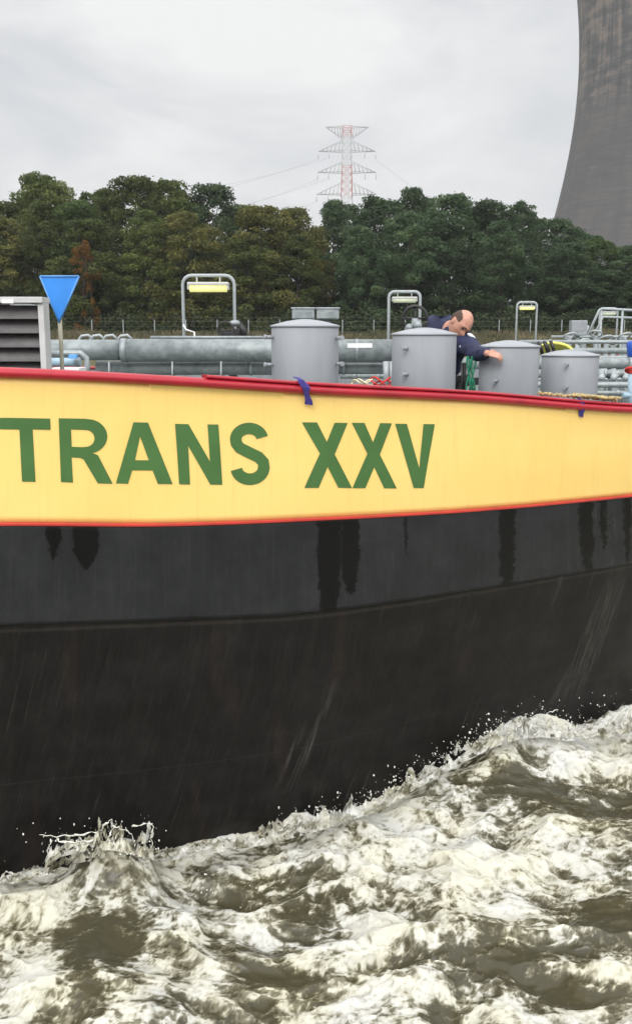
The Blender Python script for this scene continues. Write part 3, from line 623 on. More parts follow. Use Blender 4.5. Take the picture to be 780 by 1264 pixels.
def hullmat(name, upper):
    m = bpy.data.materials.new(name); m.use_nodes = True; t = m.node_tree; p = t.nodes['Principled BSDF']
    uv = N(t, 'ShaderNodeUVMap', uv_map='UV'); sp = N(t, 'ShaderNodeSeparateXYZ'); L(t, uv.outputs[0], sp.inputs[0]); U, Vv = sp.outputs[0], sp.outputs[1]
    def mth(op, a, b_=None, c=None, clamp=False):
        q = N(t, 'ShaderNodeMath', operation=op); q.use_clamp = clamp
        for i_, v in enumerate((a, b_, c)):
            if v is None: continue
            if isinstance(v, (int, float)): q.inputs[i_].default_value = v
            else: L(t, v, q.inputs[i_])
        return q.outputs[0]
    def nz(sx, sy, det=5, seed=0., rough=.6, scale=1.0, dist=0.):
        mp = N(t, 'ShaderNodeMapping'); mp.inputs['Scale'].default_value = (sx, sy, 1); mp.inputs['Location'].default_value = (seed, seed * .7, 0); L(t, uv.outputs[0], mp.inputs[0])
        n_ = N(t, 'ShaderNodeTexNoise', i_Scale=scale, i_Detail=float(det), i_Roughness=rough, i_Distortion=dist); L(t, mp.outputs[0], n_.inputs['Vector']); return n_.outputs['Fac']
    def ramp(v, stops):
        r = N(t, 'ShaderNodeValToRGB'); L(t, v, r.inputs[0]); e = r.color_ramp.elements
        e[0].position = stops[0][0]; e[0].color = (*stops[0][1], 1); e[1].position = stops[-1][0]; e[1].color = (*stops[-1][1], 1)
        for s_ in stops[1:-1]: q = e.new(s_[0]); q.color = (*s_[1], 1)
        return r.outputs[0]
    def mixc(f, a, b_):
        q = N(t, 'ShaderNodeMix', data_type='RGBA')
        for k_, v in (('Factor', f), ('A', a), ('B', b_)):
            if isinstance(v, (int, float)): q.inputs[k_].default_value = v
            elif isinstance(v, tuple): q.inputs[k_].default_value = (*v, 1)
            else: L(t, v, q.inputs[k_])
        return q.outputs['Result']
    blot = nz(1.6, 2.4, 9, 1.1, .74); fine = nz(14, 9, 5, 4.2, .7); st = nz(16, .55, 4, 7.7, .6); slant = None
    if upper:
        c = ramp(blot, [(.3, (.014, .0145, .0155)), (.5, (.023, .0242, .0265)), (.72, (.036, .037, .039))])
        c = mixc(ramp(st, [(.35, (1, 1, 1)), (.5, (0, 0, 0))]), c, (.030, .030, .031)) if False else c
        mt = ramp(nz(5.5, 3.2, 8, 15.3, .78), [(.44, (0, 0, 0)), (.60, (1, 1, 1))]); c = mixc(mth('MULTIPLY', mt, .55), c, (.018, .019, .020))
        vs_ = ramp(nz(22, 1.2, 5, 25.3, .7), [(.52, (0, 0, 0)), (.66, (1, 1, 1))]); c = mixc(mth('MULTIPLY', vs_, .25), c, (.045, .046, .046))
        sp2 = ramp(nz(34, 26, 4, 35.1, .8), [(.64, (0, 0, 0)), (.70, (1, 1, 1))]); c = mixc(mth('MULTIPLY', sp2, .6), c, (.010, .010, .010))
        # drips under the scuppers (own shapes)
        mask = None; wig = mth('MULTIPLY_ADD', nz(7, 16, 6, 2.2, .7), .22, -.11); wig2 = mth('MULTIPLY_ADD', nz(26, 6, 3, 6.2), .5, -.25)
        for (u0, hw, v1) in [(1.06, .17, 1.18), (.66, .10, 1.10), (4.05, .15, 1.70), (4.31, .13, 1.45), (6.22, .105, 1.70), (7.14, .095, 1.65), (7.36, .06, 1.38), (7.70, .065, 1.6), (5.0, .03, 1.2), (3.98, .05, 1.75), (-1.5, .15, 1.5)]:
            du = mth('ABSOLUTE', mth('ADD', mth('SUBTRACT', U, u0), wig))
            lim = mth('MULTIPLY', mth('SUBTRACT', v1 + .12, mth('ADD', Vv, mth('MULTIPLY', wig2, .35))), 1.0 / max(.12, (v1 + .12 - 1) * .45)); lim = mth('POWER', mth('MAXIMUM', mth('MINIMUM', lim, 1.0), 0.0), .5)
            q = mth('MULTIPLY', mth('SUBTRACT', mth('MULTIPLY', lim, hw), du), 40, None, True)
            mask = q if mask is None else mth('MAXIMUM', mask, q)
        c = mixc(mth('MULTIPLY', mask, .94), c, (.0035, .0035, .0033))
        # pale scuffs on the right
        rs = mth('MULTIPLY', ramp(nz(9, 2.2, 6, 9.4, .7), [(.56, (0, 0, 0)), (.66, (1, 1, 1))]), mth('MULTIPLY', mth('SUBTRACT', U, 6.7), .7, None, True))
        c = mixc(mth('MULTIPLY', rs, .35), c, (.20, .19, .15))
        rs = ramp(fine, [(.70, (0, 0, 0)), (.76, (1, 1, 1))]); c = mixc(mth('MULTIPLY', rs, .5), c, (.055, .03, .02))
        p.inputs['Roughness'].default_value = .42
    else:
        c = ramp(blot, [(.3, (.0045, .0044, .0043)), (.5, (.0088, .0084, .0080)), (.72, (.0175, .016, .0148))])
        sk = N(t, 'ShaderNodeCombineXYZ'); L(t, mth('ADD', U, mth('MULTIPLY', Vv, .32)), sk.inputs[0]); L(t, Vv, sk.inputs[1])
        def nsk(sx, sy, seed):
            mp = N(t, 'ShaderNodeMapping'); mp.inputs['Scale'].default_value = (sx, sy, 1); mp.inputs['Location'].default_value = (seed, seed * .7, 0); L(t, sk.outputs[0], mp.inputs[0])
            n_ = N(t, 'ShaderNodeTexNoise', i_Scale=1.0, i_Detail=5.0, i_Roughness=.65); L(t, mp.outputs[0], n_.inputs['Vector']); return n_.outputs['Fac']
        s1 = ramp(nsk(9, .7, 1.3), [(.50, (0, 0, 0)), (.66, (1, 1, 1))]); c = mixc(mth('MULTIPLY', s1, .20), c, (.030, .028, .025))
        s2 = ramp(nsk(22, .5, 5.3), [(.60, (0, 0, 0)), (.68, (1, 1, 1))])
        gate = ramp(nsk(1.1, .8, 9.3), [(.48, (0, 0, 0)), (.62, (1, 1, 1))]); c = mixc(mth('MULTIPLY', mth('MULTIPLY', s2, gate), .55), c, (.09, .085, .075))
        s3 = ramp(nz(3.2, .5, 5, 12.3), [(.55, (0, 0, 0)), (.7, (1, 1, 1))]); c = mixc(mth('MULTIPLY', s3, .35), c, (.036, .021, .015))
        mt = ramp(nz(5.0, 3.4, 9, 17.3, .78), [(.42, (0, 0, 0)), (.60, (1, 1, 1))]); c = mixc(mth('MULTIPLY', mt, .5), c, (.0065, .006, .006))
        mt = ramp(nsk(30, 2.2, 27.3), [(.50, (0, 0, 0)), (.70, (1, 1, 1))]); c = mixc(mth('MULTIPLY', mt, .18), c, (.040, .036, .031))
        sp2 = ramp(nz(40, 30, 4, 35.1, .8), [(.62, (0, 0, 0)), (.70, (1, 1, 1))]); c = mixc(mth('MULTIPLY', sp2, .4), c, (.05, .047, .043))
        ln_ = mth('MULTIPLY', mth('SUBTRACT', .012, mth('ABSOLUTE', mth('SUBTRACT', Vv, 3.12))), 90, None, True); c = mixc(mth('MULTIPLY', ln_, .30), c, (.034, .031, .028))
        ln_ = mth('MULTIPLY', mth('SUBTRACT', .018, mth('ABSOLUTE', mth('SUBTRACT', Vv, 1.70))), 90, None, True); c = mixc(mth('MULTIPLY', mth('MULTIPLY', ln_, blot), .5), c, (.06, .052, .043))
        # long pale scrapes
        for (u0, v0, w_, len_) in [(3.86, 3.0, .075, .75), (3.60, 3.2, .05, .6), (7.2, 2.6, .20, 1.0)]:
            x_ = mth('ABSOLUTE', mth('ADD', mth('SUBTRACT', mth('ADD', U, mth('MULTIPLY', Vv, .42)), u0 + v0 * .42), mth('MULTIPLY_ADD', nz(3, 2, 3, u0), .10, -.05)))
            q = mth('MULTIPLY', mth('MULTIPLY', mth('SUBTRACT', w_, x_), 25, None, True), ramp(nsk(55, 1.6, u0), [(.46, (0, 0, 0)), (.62, (1, 1, 1))])); e_ = mth('MULTIPLY', mth('SUBTRACT', len_, mth('ABSOLUTE', mth('SUBTRACT', Vv, v0))), 3, None, True)
            c = mixc(mth('MULTIPLY', mth('MULTIPLY', q, e_), mth('MULTIPLY', fine, .6)), c, (.12, .115, .10))
        # diagonal dark weld from seam to waterline
        x_ = mth('ABSOLUTE', mth('SUBTRACT', U, mth('MULTIPLY_ADD', Vv, .46, 5.78 - 1.62 * .46))); q = mth('MULTIPLY', mth('SUBTRACT', .022, x_), 60, None, True); c = mixc(mth('MULTIPLY', q, .8), c, (.006, .006, .006))
        x_ = mth('ABSOLUTE', mth('SUBTRACT', U, mth('MULTIPLY_ADD', Vv, .30, 6.75 - 1.62 * .30))); q = mth('MULTIPLY', mth('SUBTRACT', .012, x_), 60, None, True); c = mixc(mth('MULTIPLY', q, .5), c, (.006, .006, .006))
        p.inputs['Roughness'].default_value = .38
    L(t, c, p.inputs['Base Color']); p.inputs['Specular IOR Level'].default_value = .2
    hh = mth('ADD', mth('MULTIPLY', nz(1.4, .5, 2, 3.1), 1.0), mth('MULTIPLY', fine, .12))
    b = N(t, 'ShaderNodeBump', i_Strength=.35, i_Distance=.03); L(t, hh, b.inputs['Height']); L(t, b.outputs[0], p.inputs['Normal'])
    rr = mth('MULTIPLY_ADD', blot, .3, .28); L(t, rr, p.inputs['Roughness'])
    return m
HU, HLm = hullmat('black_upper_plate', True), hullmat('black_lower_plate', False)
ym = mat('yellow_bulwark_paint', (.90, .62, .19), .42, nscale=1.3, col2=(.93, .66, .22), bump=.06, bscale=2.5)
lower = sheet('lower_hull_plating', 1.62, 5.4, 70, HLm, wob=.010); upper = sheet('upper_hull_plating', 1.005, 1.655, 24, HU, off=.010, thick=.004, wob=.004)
bul = sheet('bulwark', -.05, 1.0, 22, ym, off=0., thick=.02, wob=.003, inner=M['grey'])
sheet('red_edge_line', .992, 1.011, 4, M['redline'], off=.016, thick=.002, wob=.003)
# weld bead of the seam
def rail(name, prof, m, s0, s1, tcen, parent=barge, step=8, lift=0.):
    s_ = np.concatenate([ss[(ss >= s0) & (ss <= s1)]]); G = surfgrid(s_, np.array([tcen, tcen + .02])); C = G[:, 0]
    tg = np.gradient(C, axis=0); tg[:, 2] *= 1; tg /= np.linalg.norm(tg, axis=1)[:, None]; outw = np.cross(tg, [0, 0, 1.]); outw /= np.linalg.norm(outw, axis=1)[:, None]
    if outw[len(s_) // 2][1] > 0: outw = -outw
    k = len(prof); V = []; 
    for (a, b) in prof: V.append(C + outw * a + np.array([0, 0, b + lift]))
    V = np.stack(V, 1); m_ = len(s_); idx = np.arange(m_ * k).reshape(m_, k); Fq = []
    for j in range(k): Fq.append(np.stack([idx[:-1, j], idx[1:, j], idx[1:, (j + 1) % k], idx[:-1, (j + 1) % k]], -1))
    bm = bmesh.new(); me = npmesh(name, V.reshape(-1, 3) - np.array(wloc(parent)), np.concatenate(Fq), True); bm.from_mesh(me)
    bm.verts.ensure_lookup_table(); bm.faces.new([bm.verts[i] for i in idx[0]]); bm.faces.new([bm.verts[i] for i in idx[-1][::-1]]); bmesh.ops.recalc_face_normals(bm, faces=bm.faces); bm.to_mesh(me); bm.free()
    me.materials.append(m); o = link(bpy.data.objects.new(name, me)); o.parent = parent; return o
def oval(rx, rz, n=14): return [(rx * math.cos(2 * math.pi * i / n), rz * math.sin(2 * math.pi * i / n)) for i in range(n)]
def bulwark_wear():
    t = ym.node_tree; p = t.nodes['Principled BSDF']; src = p.inputs['Base Color'].links[0].from_socket; uv = N(t, 'ShaderNodeUVMap', uv_map='UV')
    mp = N(t, 'ShaderNodeMapping'); mp.inputs['Scale'].default_value = (11, .9, 1); L(t, uv.outputs[0], mp.inputs[0]); n = N(t, 'ShaderNodeTexNoise', i_Scale=1.0, i_Detail=7.0, i_Roughness=.7); L(t, mp.outputs[0], n.inputs['Vector'])
    r = N(t, 'ShaderNodeMapRange'); L(t, n.outputs['Fac'], r.inputs[0]); r.inputs[1].default_value = .52; r.inputs[2].default_value = .78; r.inputs[3].default_value = 0; r.inputs[4].default_value = .30
    m = N(t, 'ShaderNodeMix', data_type='RGBA'); L(t, r.outputs[0], m.inputs['Factor']); L(t, src, m.inputs['A']); m.inputs['B'].default_value = (.62, .40, .15, 1); L(t, m.outputs['Result'], p.inputs['Base Color'])
    mp2 = N(t, 'ShaderNodeMapping'); mp2.inputs['Scale'].default_value = (.9, 1.1, 1); L(t, uv.outputs[0], mp2.inputs[0]); n2 = N(t, 'ShaderNodeTexNoise', i_Scale=1.0, i_Detail=2.0); L(t, mp2.outputs[0], n2.inputs['Vector'])
    b = N(t, 'ShaderNodeBump', i_Strength=.35, i_Distance=.05); L(t, n2.outputs['Fac'], b.inputs['Height']); L(t, b.outputs[0], p.inputs['Normal'])
bulwark_wear()
rail('rail', oval(.045, .026), M['red'], SV[0], SV[-1], 0., lift=.024)
rail('rail_cap', [(.030, 0), (.036, .004), (.036, .012), (.028, .017), (-.05, .017), (-.055, .012), (-.055, 0)], M['red'], 252, SV[-1], 0., lift=.049)
rail('weld_seam', oval(.007, .006, 8), HU, SV[0], SV[-1], 1.655, lift=0.)

# deck strip
def dkz(x, y):
    a = x * AX.x + y * AX.y; return float(np.interp(a, [0, 5.4, 7.7, 12, 80], [2.05, 1.93, 1.70, 1.45, 1.45]))
sn = np.linspace(SV[list(SV).index(0) - 6], SV[-1] - 1, 160); sf = np.linspace(SV[list(SV).index(0) - 6], SV[0] + 1, 160)
A_ = surfgrid(sn, np.array([.3, .4]))[:, 0]; B_ = surfgrid(sf, np.array([.3, .4]))[:, 0]; V = []; K = 14
for a, b in zip(A_, B_):
    u_ = (b - a) / (np.linalg.norm((b - a)[:2]) + 1e-6); iw = min(.22, .3 * np.linalg.norm((b - a)[:2])); a = a + u_ * iw; b = b - u_ * iw
    for j in range(K): q = a + (b - a) * j / (K - 1); V.append((q[0], q[1], dkz(q[0], q[1])))
idx = np.arange(160 * K).reshape(160, K); me = npmesh('deck', np.array(V) - np.array(wloc(barge)), np.stack([idx[:-1, :-1], idx[1:, :-1], idx[1:, 1:], idx[:-1, 1:]], -1).reshape(-1, 4), True)
me.materials.append(M['deck']); o = link(bpy.data.objects.new('deck', me)); o.parent = barge
# stern plate
c1, c2 = surfgrid(np.array([SV[-1] - .01]), TV), surfgrid(np.array([SV[0] + .01]), TV)
V = np.concatenate([c1[0], c2[0]]) - np.array(wloc(barge)); me = npmesh('stern_plate', V, np.array([(i, i + 1, i + 6, i + 5) for i in range(4)])); me.materials.append(HLm); o = link(bpy.data.objects.new('stern_plate', me)); o.parent = barge

# lettering: outlines in bulwark coordinates (s along the plate, t from rail to red line)
def top_(s): return float(np.interp(s, sx_in, [466, 475, 487, 496, 510]))
def red_(s): return float(np.interp(s, sx_in, [646, 647, 640, 629, 611]))
def loop_arc(cx, cy, rx, ry, a0, a1, n=16): return [(cx + rx * math.cos(math.radians(a0 + (a1 - a0) * i / n)), cy - ry * math.sin(math.radians(a0 + (a1 - a0) * i / n))) for i in range(n + 1)]
T_ = [[(0, 515), (61, 516.5), (61.5, 530.5), (39.5, 530), (43.5, 596), (27, 595.5), (23.5, 530), (0, 529.5)]]
R_o = [(71.5, 516), (104, 516.5)] + loop_arc(108, 538.5, 24.5, 21.5, 88, -75, 18) + [(121, 562), (139.5, 597.5), (121, 597.2), (103, 567.5), (99, 565.5), (88, 565), (90, 596.5), (75, 596)]
R_i = [(87, 530), (103, 530.3)] + loop_arc(105, 541, 11.5, 10.6, 80, -80, 12) + [(101, 552), (88, 551.6)]
A_o = [(165, 520.5), (183, 521), (213, 598), (195, 598), (188.6, 581), (163.5, 580.7), (158.5, 597.5), (143.5, 597)]
A_i = [(167, 568), (184, 568.2), (173.2, 538)]
N_ = [[(216, 522.5), (232.5, 523), (259, 570), (256, 523.3), (269.5, 523.5), (274.5, 599), (259.5, 598.8), (232, 550), (234.5, 598.5), (221, 598.2)]]
X1 = [[(372.5, 521), (391, 521.2), (403, 546), (412.5, 521.5), (428.5, 521.7), (412.5, 562), (434, 604), (417, 603.7), (404, 578), (393, 604), (375.5, 604), (394.5, 561)]]
X2 = [[(433.5, 521.5), (449.5, 521.7), (460, 546.5), (469, 522), (483.5, 522.3), (468.5, 562), (489.5, 604), (474, 604), (461.5, 578), (450.5, 604), (434.5, 604), (453, 561)]]
V_ = [[(487.5, 522.8), (502, 523), (517.5, 579), (522.5, 523.2), (536.5, 523.5), (523, 603.5), (510.5, 603.5)]]
sp = loop_arc(307.5, 542, 16.5, 13.5, 8, 180, 16) + [(291.8, 547), (296, 553)] + [(307.5, 559)] + [(319.5, 565), (325.3, 571.5), (325.8, 577)] + loop_arc(308.8, 578, 17, 14.5, 0, -172, 16)
def stroke(path, w):
    L_, R_ = [], []
    for i in range(len(path)):
        a = Vector(path[max(i - 1, 0)]); b = Vector(path[min(i + 1, len(path) - 1)]); d = (b - a).normalized(); n = Vector((-d.y, d.x)); p = Vector(path[i])
        L_.append(tuple(p + n * w / 2)); R_.append(tuple(p - n * w / 2))
    return L_ + R_[::-1]
S_ = [stroke(sp, 14.5)]
for loops in (T_, [R_o, R_i], [A_o, A_i], N_, S_, X1, X2, V_):
    cu = bpy.data.curves.new('letter', 'CURVE'); cu.dimensions = '2D'; cu.fill_mode = 'FRONT'
    for lp in loops:
        spn = cu.splines.new('POLY'); spn.points.add(len(lp) - 1); spn.use_cyclic_u = True
        for i, (x, y) in enumerate(lp): spn.points[i].co = (x, -y, 0, 1)
    tmp = link(bpy.data.objects.new('letter_tmp', cu)); dg = bpy.context.evaluated_depsgraph_get(); me = bpy.data.meshes.new_from_object(tmp.evaluated_get(dg)); bpy.data.objects.remove(tmp)
    bm = bmesh.new(); bm.from_mesh(me)
    for x in range(-5, 545, 6): bmesh.ops.bisect_plane(bm, geom=bm.verts[:] + bm.edges[:] + bm.faces[:], plane_co=(x + .37, 0, 0), plane_no=(1, 0, 0))
    for y in range(510, 610, 9): bmesh.ops.bisect_plane(bm, geom=bm.verts[:] + bm.edges[:] + bm.faces[:], plane_co=(0, -y - .41, 0), plane_no=(0, 1, 0))
    sc_ = np.array([v.co.x for v in bm.verts]); ty = np.array([(-v.co.y - top_(v.co.x)) / (red_(v.co.x) - top_(v.co.x)) for v in bm.verts])
    P = surf(sc_, ty); P2 = surf(sc_ + .5, ty); P3 = surf(sc_, ty + .01)
    for i, v in enumerate(bm.verts):
        n = Vector(P2[i] - P[i]).cross(Vector(P3[i] - P[i])).normalized()
        if n.y > 0: n = -n
        v.co = Vector(P[i]) + n * (.0028 + .003 * float(fbm(np.array([sc_[i] / 170.]), np.array([ty[i] * 1.3]), 15, 3)[0])) - wloc(bul)
    bm.to_mesh(me); bm.free()
    me.materials.clear(); me.materials.append(M['green']); o = link(bpy.data.objects.new('letter', me)); o.parent = bul

# ------------------------------------------------------------------ vent tanks
def vent(px, py_rim, Y, w_px, pins, lab):
    c = at(px, py_rim, Y); r = (w_px / 2) / F * (Y * math.cos(TH)); base = dkz(c.x, Y)
    body = MB(); h = c.z
    body.lathe((c.x, Y, 0), [(r, base), (r, h - .012), (r - .004, h - .003)], 48)
    for zz in (.62,): body.lathe((c.x, Y, 0), [(r + .0015, h - zz - .004), (r + .003, h - zz), (r + .0015, h - zz + .004)], 48)
    b = body.build('vent_tank', M['grey'], barge)
    MB().lathe((c.x, Y, 0), [(r + .006, h - .012), (r + .009, h - .004), (r + .006, h + .002), (r * .55, h + .030), (r * .2, h + .042), (.01, h + .044)], 48).build('lid', M['greylid'], b)
    for (pp, pz) in pins:
        q = at(pp, pz, Y); dx = max(-r * .97, min(r * .97, q.x - c.x)); dy = -math.sqrt(max(0, r * r - dx * dx)); n = Vector((dx, dy, 0)).normalized()
        q = at(pp, pz, Y + dy); q = Vector((c.x + dx, Y + dy, q.z)); m_ = MB(); n2 = (n + Vector((-.5, -.2, 0))).normalized()
        m_.tube([q - n * .01, q + n2 * .055], .011, 10); m_.tube([q + n2 * .05, q + n2 * .066], .016, 10); m_.build('hinge_pin', M['greylid'], b)
    return b
vent(376.5, 402, 6.5, 83, [(338, 416), (338, 450), (415, 417), (415, 449)], 0)
vent(523.5, 412, 6.83, 79, [(500, 430), (500, 462)], 1)
vent(628.5, 427, 7.4, 73, [(608, 470)], 2)
vent(703.5, 438, 7.72, 69, [(692, 450), (691, 478)], 3)

# ------------------------------------------------------------------ louvred housing at the left
def louvre():
    a = at(-110, 364, 5.7); b = at(57, 367, 5.7); bot = dkz(-1.5, 5.7); z1 = b.z; x0_, x1_ = a.x, b.x; y = 5.7
    body = MB(); d = .6; body.box(((x0_ + x1_ - .24) / 2, y + d / 2 + .06, (bot + z1) / 2 - .02), (x1_ - x0_ - .26, d, z1 - bot - .05)); body.box((x1_ - .14, y + .05, (bot + z1) / 2 - .02), (.22, .02, z1 - bot - .06)); b0 = body.build('vent_housing', M['dark'], barge)
    fr_ = MB(); w_ = .035
    fr_.box(((x0_ + x1_) / 2, y, z1 - w_ / 2), (x1_ - x0_, .16, w_), bev=.004); fr_.box((x1_ - w_ / 2, y, (z1 - w_ + bot) / 2), (w_, .12, z1 - w_ - bot), bev=.004); fr_.box((x0_ + w_ / 2, y, (z1 - w_ + bot) / 2), (w_, .16, z1 - w_ - bot), bev=.004)
    fr_.box(((x0_ + x1_ - .24) / 2, y + .40, z1 - .032), (x1_ - x0_ - .25, .62, .02))
    fr_.build('frame', M['alu'], b0)
    for k in range(12):
        z = z1 - .075 - k * .083; 
        if z < bot + .05: break
        MB().box(((x0_ + x1_) / 2, y - .005, z - .008), (x1_ - x0_ - 2 * w_ - .004, .11, .008), rot=Matrix.Rotation(math.radians(38), 3, 'X')).box(((x0_ + x1_) / 2, y - .05, z - .044), (x1_ - x0_ - 2 * w_ - .004, .006, .016)).build('slat', M['slat'], b0)
    MB().box(at(10, 372, y - .083), (.07, .006, .022)).build('plate', M['white'], b0)
louvre()

# ------------------------------------------------------------------ pipes near the bow
def pipe(pts, r, m=M['galv'], name='pipe', rings=(), n=20):
    o = MB().tube(pts, r, n).build(name, m, barge)
    for (p, rr, ln, ax) in rings:
        MB().tube([Vector(p) - Vector(ax) * ln / 2, Vector(p) + Vector(ax) * ln / 2], rr, 20).build('flange', M['galv_light'], o)
    return o
YP = 9.6
X_ = Vector((1, 0, 0))
pc = at(150, 433, YP); kk = YP * math.cos(TH) / F
pipe([at(40, 432, YP), at(153, 432, YP)], 12.6 * kk); big = pipe([at(153, 432.5, YP), at(500, 433, YP)], 14.0 * kk, rings=[(at(154, 432.5, YP), 14.6 * kk, .06, X_), (at(440, 433, YP), 14.4 * kk, .03, X_)])
MB().box(at(444, 426.5, YP - 14.6 * kk * .93), (.25, .004, .045)).build('label_plate', M['white'], big)
pipe([at(120, 454, YP + .15), at(345, 454, YP + .15)], 9 * kk, rings=[(at(214, 454, YP + .15), 10 * kk, .03, X_), (at(274, 454, YP + .15), 10 * kk, .03, X_), (at(310, 454, YP + .15), 9.8 * kk, .03, X_)])
pipe([at(415, 455, YP + .15), at(500, 455, YP + .15)], 7 * kk, rings=[(at(424, 455, YP + .15), 8 * kk, .03, X_)])
pipe([at(340, 416.5, YP + .4), at(186, 416.5, YP + .4)], 1.9 * kk, M['galv_light'], 'cable_tray')
# thin verticals and clamp under the big pipe
MB().torus(at(166, 444, YP - .02), 13 * kk, 2.0 * kk, axis=(0, 1, .05), n=22, a0=math.pi * .95, a1=math.pi * 2.05).build('pipe_clamp', M['beige'], barge)
for px in (135, 213, 273): MB().tube([at(px, 446, YP - .1), at(px, 475, YP - .1)], 1.3 * kk, 8).build('pipe_support', M['galv_light'], barge)
# small greenish pipes beside the housing
pipe([at(58, 447, 8.2), at(100, 447, 8.2)], 5.2 / F * 8.1, M['cyan'], rings=[(at(97, 447, 8.2), 6 / F * 8.1, .03, X_)])
pipe([at(60, 436, 9), at(86, 436, 9), at(100, 436, 9), at(107, 442, 9), at(108, 452, 9), at(108, 475, 9)], .028, M['galv_light'], 'bent_pipe')
MB().box(at(91, 440, 8.1), (.07, .06, .035), bev=.005).build('blue_clip', M['bluerim'], barge)
MB().box(at(84, 456, 7.9), (.25, .25, .03), bev=.004).build('white_ledge', M['white'], barge)
for px in (98, 112, 128, 146):                        # bent pipe ends showing over the big pipe
    a = at(px, 419, YP + .5); MB().tube([a + Vector((0, 0, -.1)), a, a + Vector((.03, 0, .035)), a + Vector((.10, 0, .045)), a + Vector((.15, 0, .0))], .016, 8).build('hose_end', M['tube'], barge)

# ------------------------------------------------------------------ lamp frames
def lampframe(px0, px1, pytop, pybot, Y, lit):
    a, b = at(px0, pytop, Y), at(px1, pytop, Y); wd = b.x - a.x; k = Y * math.cos(TH) / F; r = .024 if Y < 16 else .036
    z1 = a.z; zb = dkz(a.x, Y); rc = min(.13, wd * .2); pts = [Vector((a.x, Y, zb))]
    pts += [Vector((a.x, Y, z1 - rc))] + [Vector((a.x + rc - rc * math.cos(t), Y, z1 - rc + rc * math.sin(t))) for t in (.4, .8, 1.2)] + [Vector((a.x + rc, Y, z1)), Vector((b.x - rc, Y, z1))]
    pts += [Vector((b.x - rc + rc * math.sin(t), Y, z1 - rc + rc * math.cos(t))) for t in (.4, .8, 1.2)] + [Vector((b.x, Y, z1 - rc)), Vector((b.x, Y, zb))]
    f = MB().tube(pts, r, 10).build('lamp_frame', M['tube'], barge)
    lw = wd * .80; cx = (a.x + b.x) / 2 + wd * .0; lz = z1 - (.165 if Y < 16 else .19)
    h = MB(); h.box((cx, Y, lz + .045), (lw, .20, .045), bev=.012)
    for sx in (-1, 1): h.box((cx + sx * (lw / 2 - .012), Y, lz + .01), (.025, .17, .10), bev=.006); h.tube([(cx + sx * lw * .28, Y, lz + .06), (cx + sx * lw * .28, Y, z1)], .012, 6)
    h.build('lamp_housing', M['alu'], f)
    m_ = MB(); 
    m_.tube([(cx - lw / 2 + .03, Y - .01, lz + .0), (cx + lw / 2 - .03, Y - .01, lz + .0)], .072, 14); m_.build('diffuser', M['lamp'] if lit else M['lampoff'], f)
    if Y < 16: MB().tube([(a.x, Y - .05, zb + (z1 - zb) * .70), (a.x + .04, Y - .07, zb + (z1 - zb) * .67), (a.x + .16, Y - .07, zb + (z1 - zb) * .655), (a.x + .19, Y - .05, zb + .9)], .014, 6).build('cable', M['white'], f)
    return f
lampframe(225.5, 289, 340, 415, 14, True)
lampframe(480, 518.5, 360, 412, 23, False)
lampframe(638, 662.5, 373, 412, 33, True)
lampframe(740, 762, 380.5, 418, 36, False)

# valve by the lit lamp frame
vv = MB(); c = at(287, 408, 11); vv.lathe((c.x, 11, dkz(c.x, 11)), [(.05, 0), (.05, c.z - .15 - dkz(c.x, 11)), (.10, c.z - .10 - dkz(c.x, 11)), (.10, c.z - dkz(c.x, 11))], 18)
vv.tube([(c.x - .13, 11, c.z - .05), (c.x + .12, 11, c.z - .02)], .05, 12); v0 = vv.build('valve', M['dark'], barge)
MB().ball(at(290, 399, 11), .065, (1, 1, .6)).build('valve_cap', M['galv_light'], v0)
MB().torus(at(279, 408, 10.85), .10, .012, axis=(.3, 1, .2)).tube([at(272, 408, 10.85), at(286, 408, 10.85)], .010, 6).build('hand_wheel', M['dark'], v0)
MB().tube([at(296, 400, 10.9), at(301, 408, 10.9), at(303, 417, 10.9)], [.03, .035, .03], 8).build('lever', M['black'], v0)
# floodlight boxes
for px in (374.5, 404.5):
    c = at(px, 387.5, 8.5); b = MB(); b.box(c, (.20, .14, .095), bev=.012); b.box(c + Vector((0, 0, .048)), (.215, .155, .015), bev=.004); f = b.build('floodlight', M['galv_light'], barge)
    MB().tube([c + Vector((0, 0, -.05)), Vector((c.x, 8.5, dkz(c.x, 8.5)))], .022, 8).build('post', M['tube'], f)
    MB().box(c + Vector((0, -.072, -.01)), (.15, .006, .055)).build('glass', M['galv'], f)
# black hand wheel on a spindle left of the man
c = at(512, 393, 9.5); sp_ = MB().tube([Vector((c.x, 9.5, dkz(c.x, 9.5))), c], .035, 10).ball(c + Vector((.02, -.04, -.07)), .05).ball(c + Vector((-.06, -.04, -.09)), .04).build('spindle', M['galv_light'], barge)
MB().torus(c, .12, .016, axis=(.2, 1, .1)).tube([c + Vector((-.12, 0, 0)), c + Vector((.12, 0, 0))], .011, 6).tube([c + Vector((0, 0, -.12)), c + Vector((0, 0, .12))], .011, 6).build('hand_wheel', M['black'], sp_)
MB().tube([at(476.5, 446, 8.6), at(476.5, 480, 8.6)], .028, 8).tube([at(483, 446, 8.6), at(483, 480, 8.6)], .02, 8).build('stanchion', M['tube'], barge)

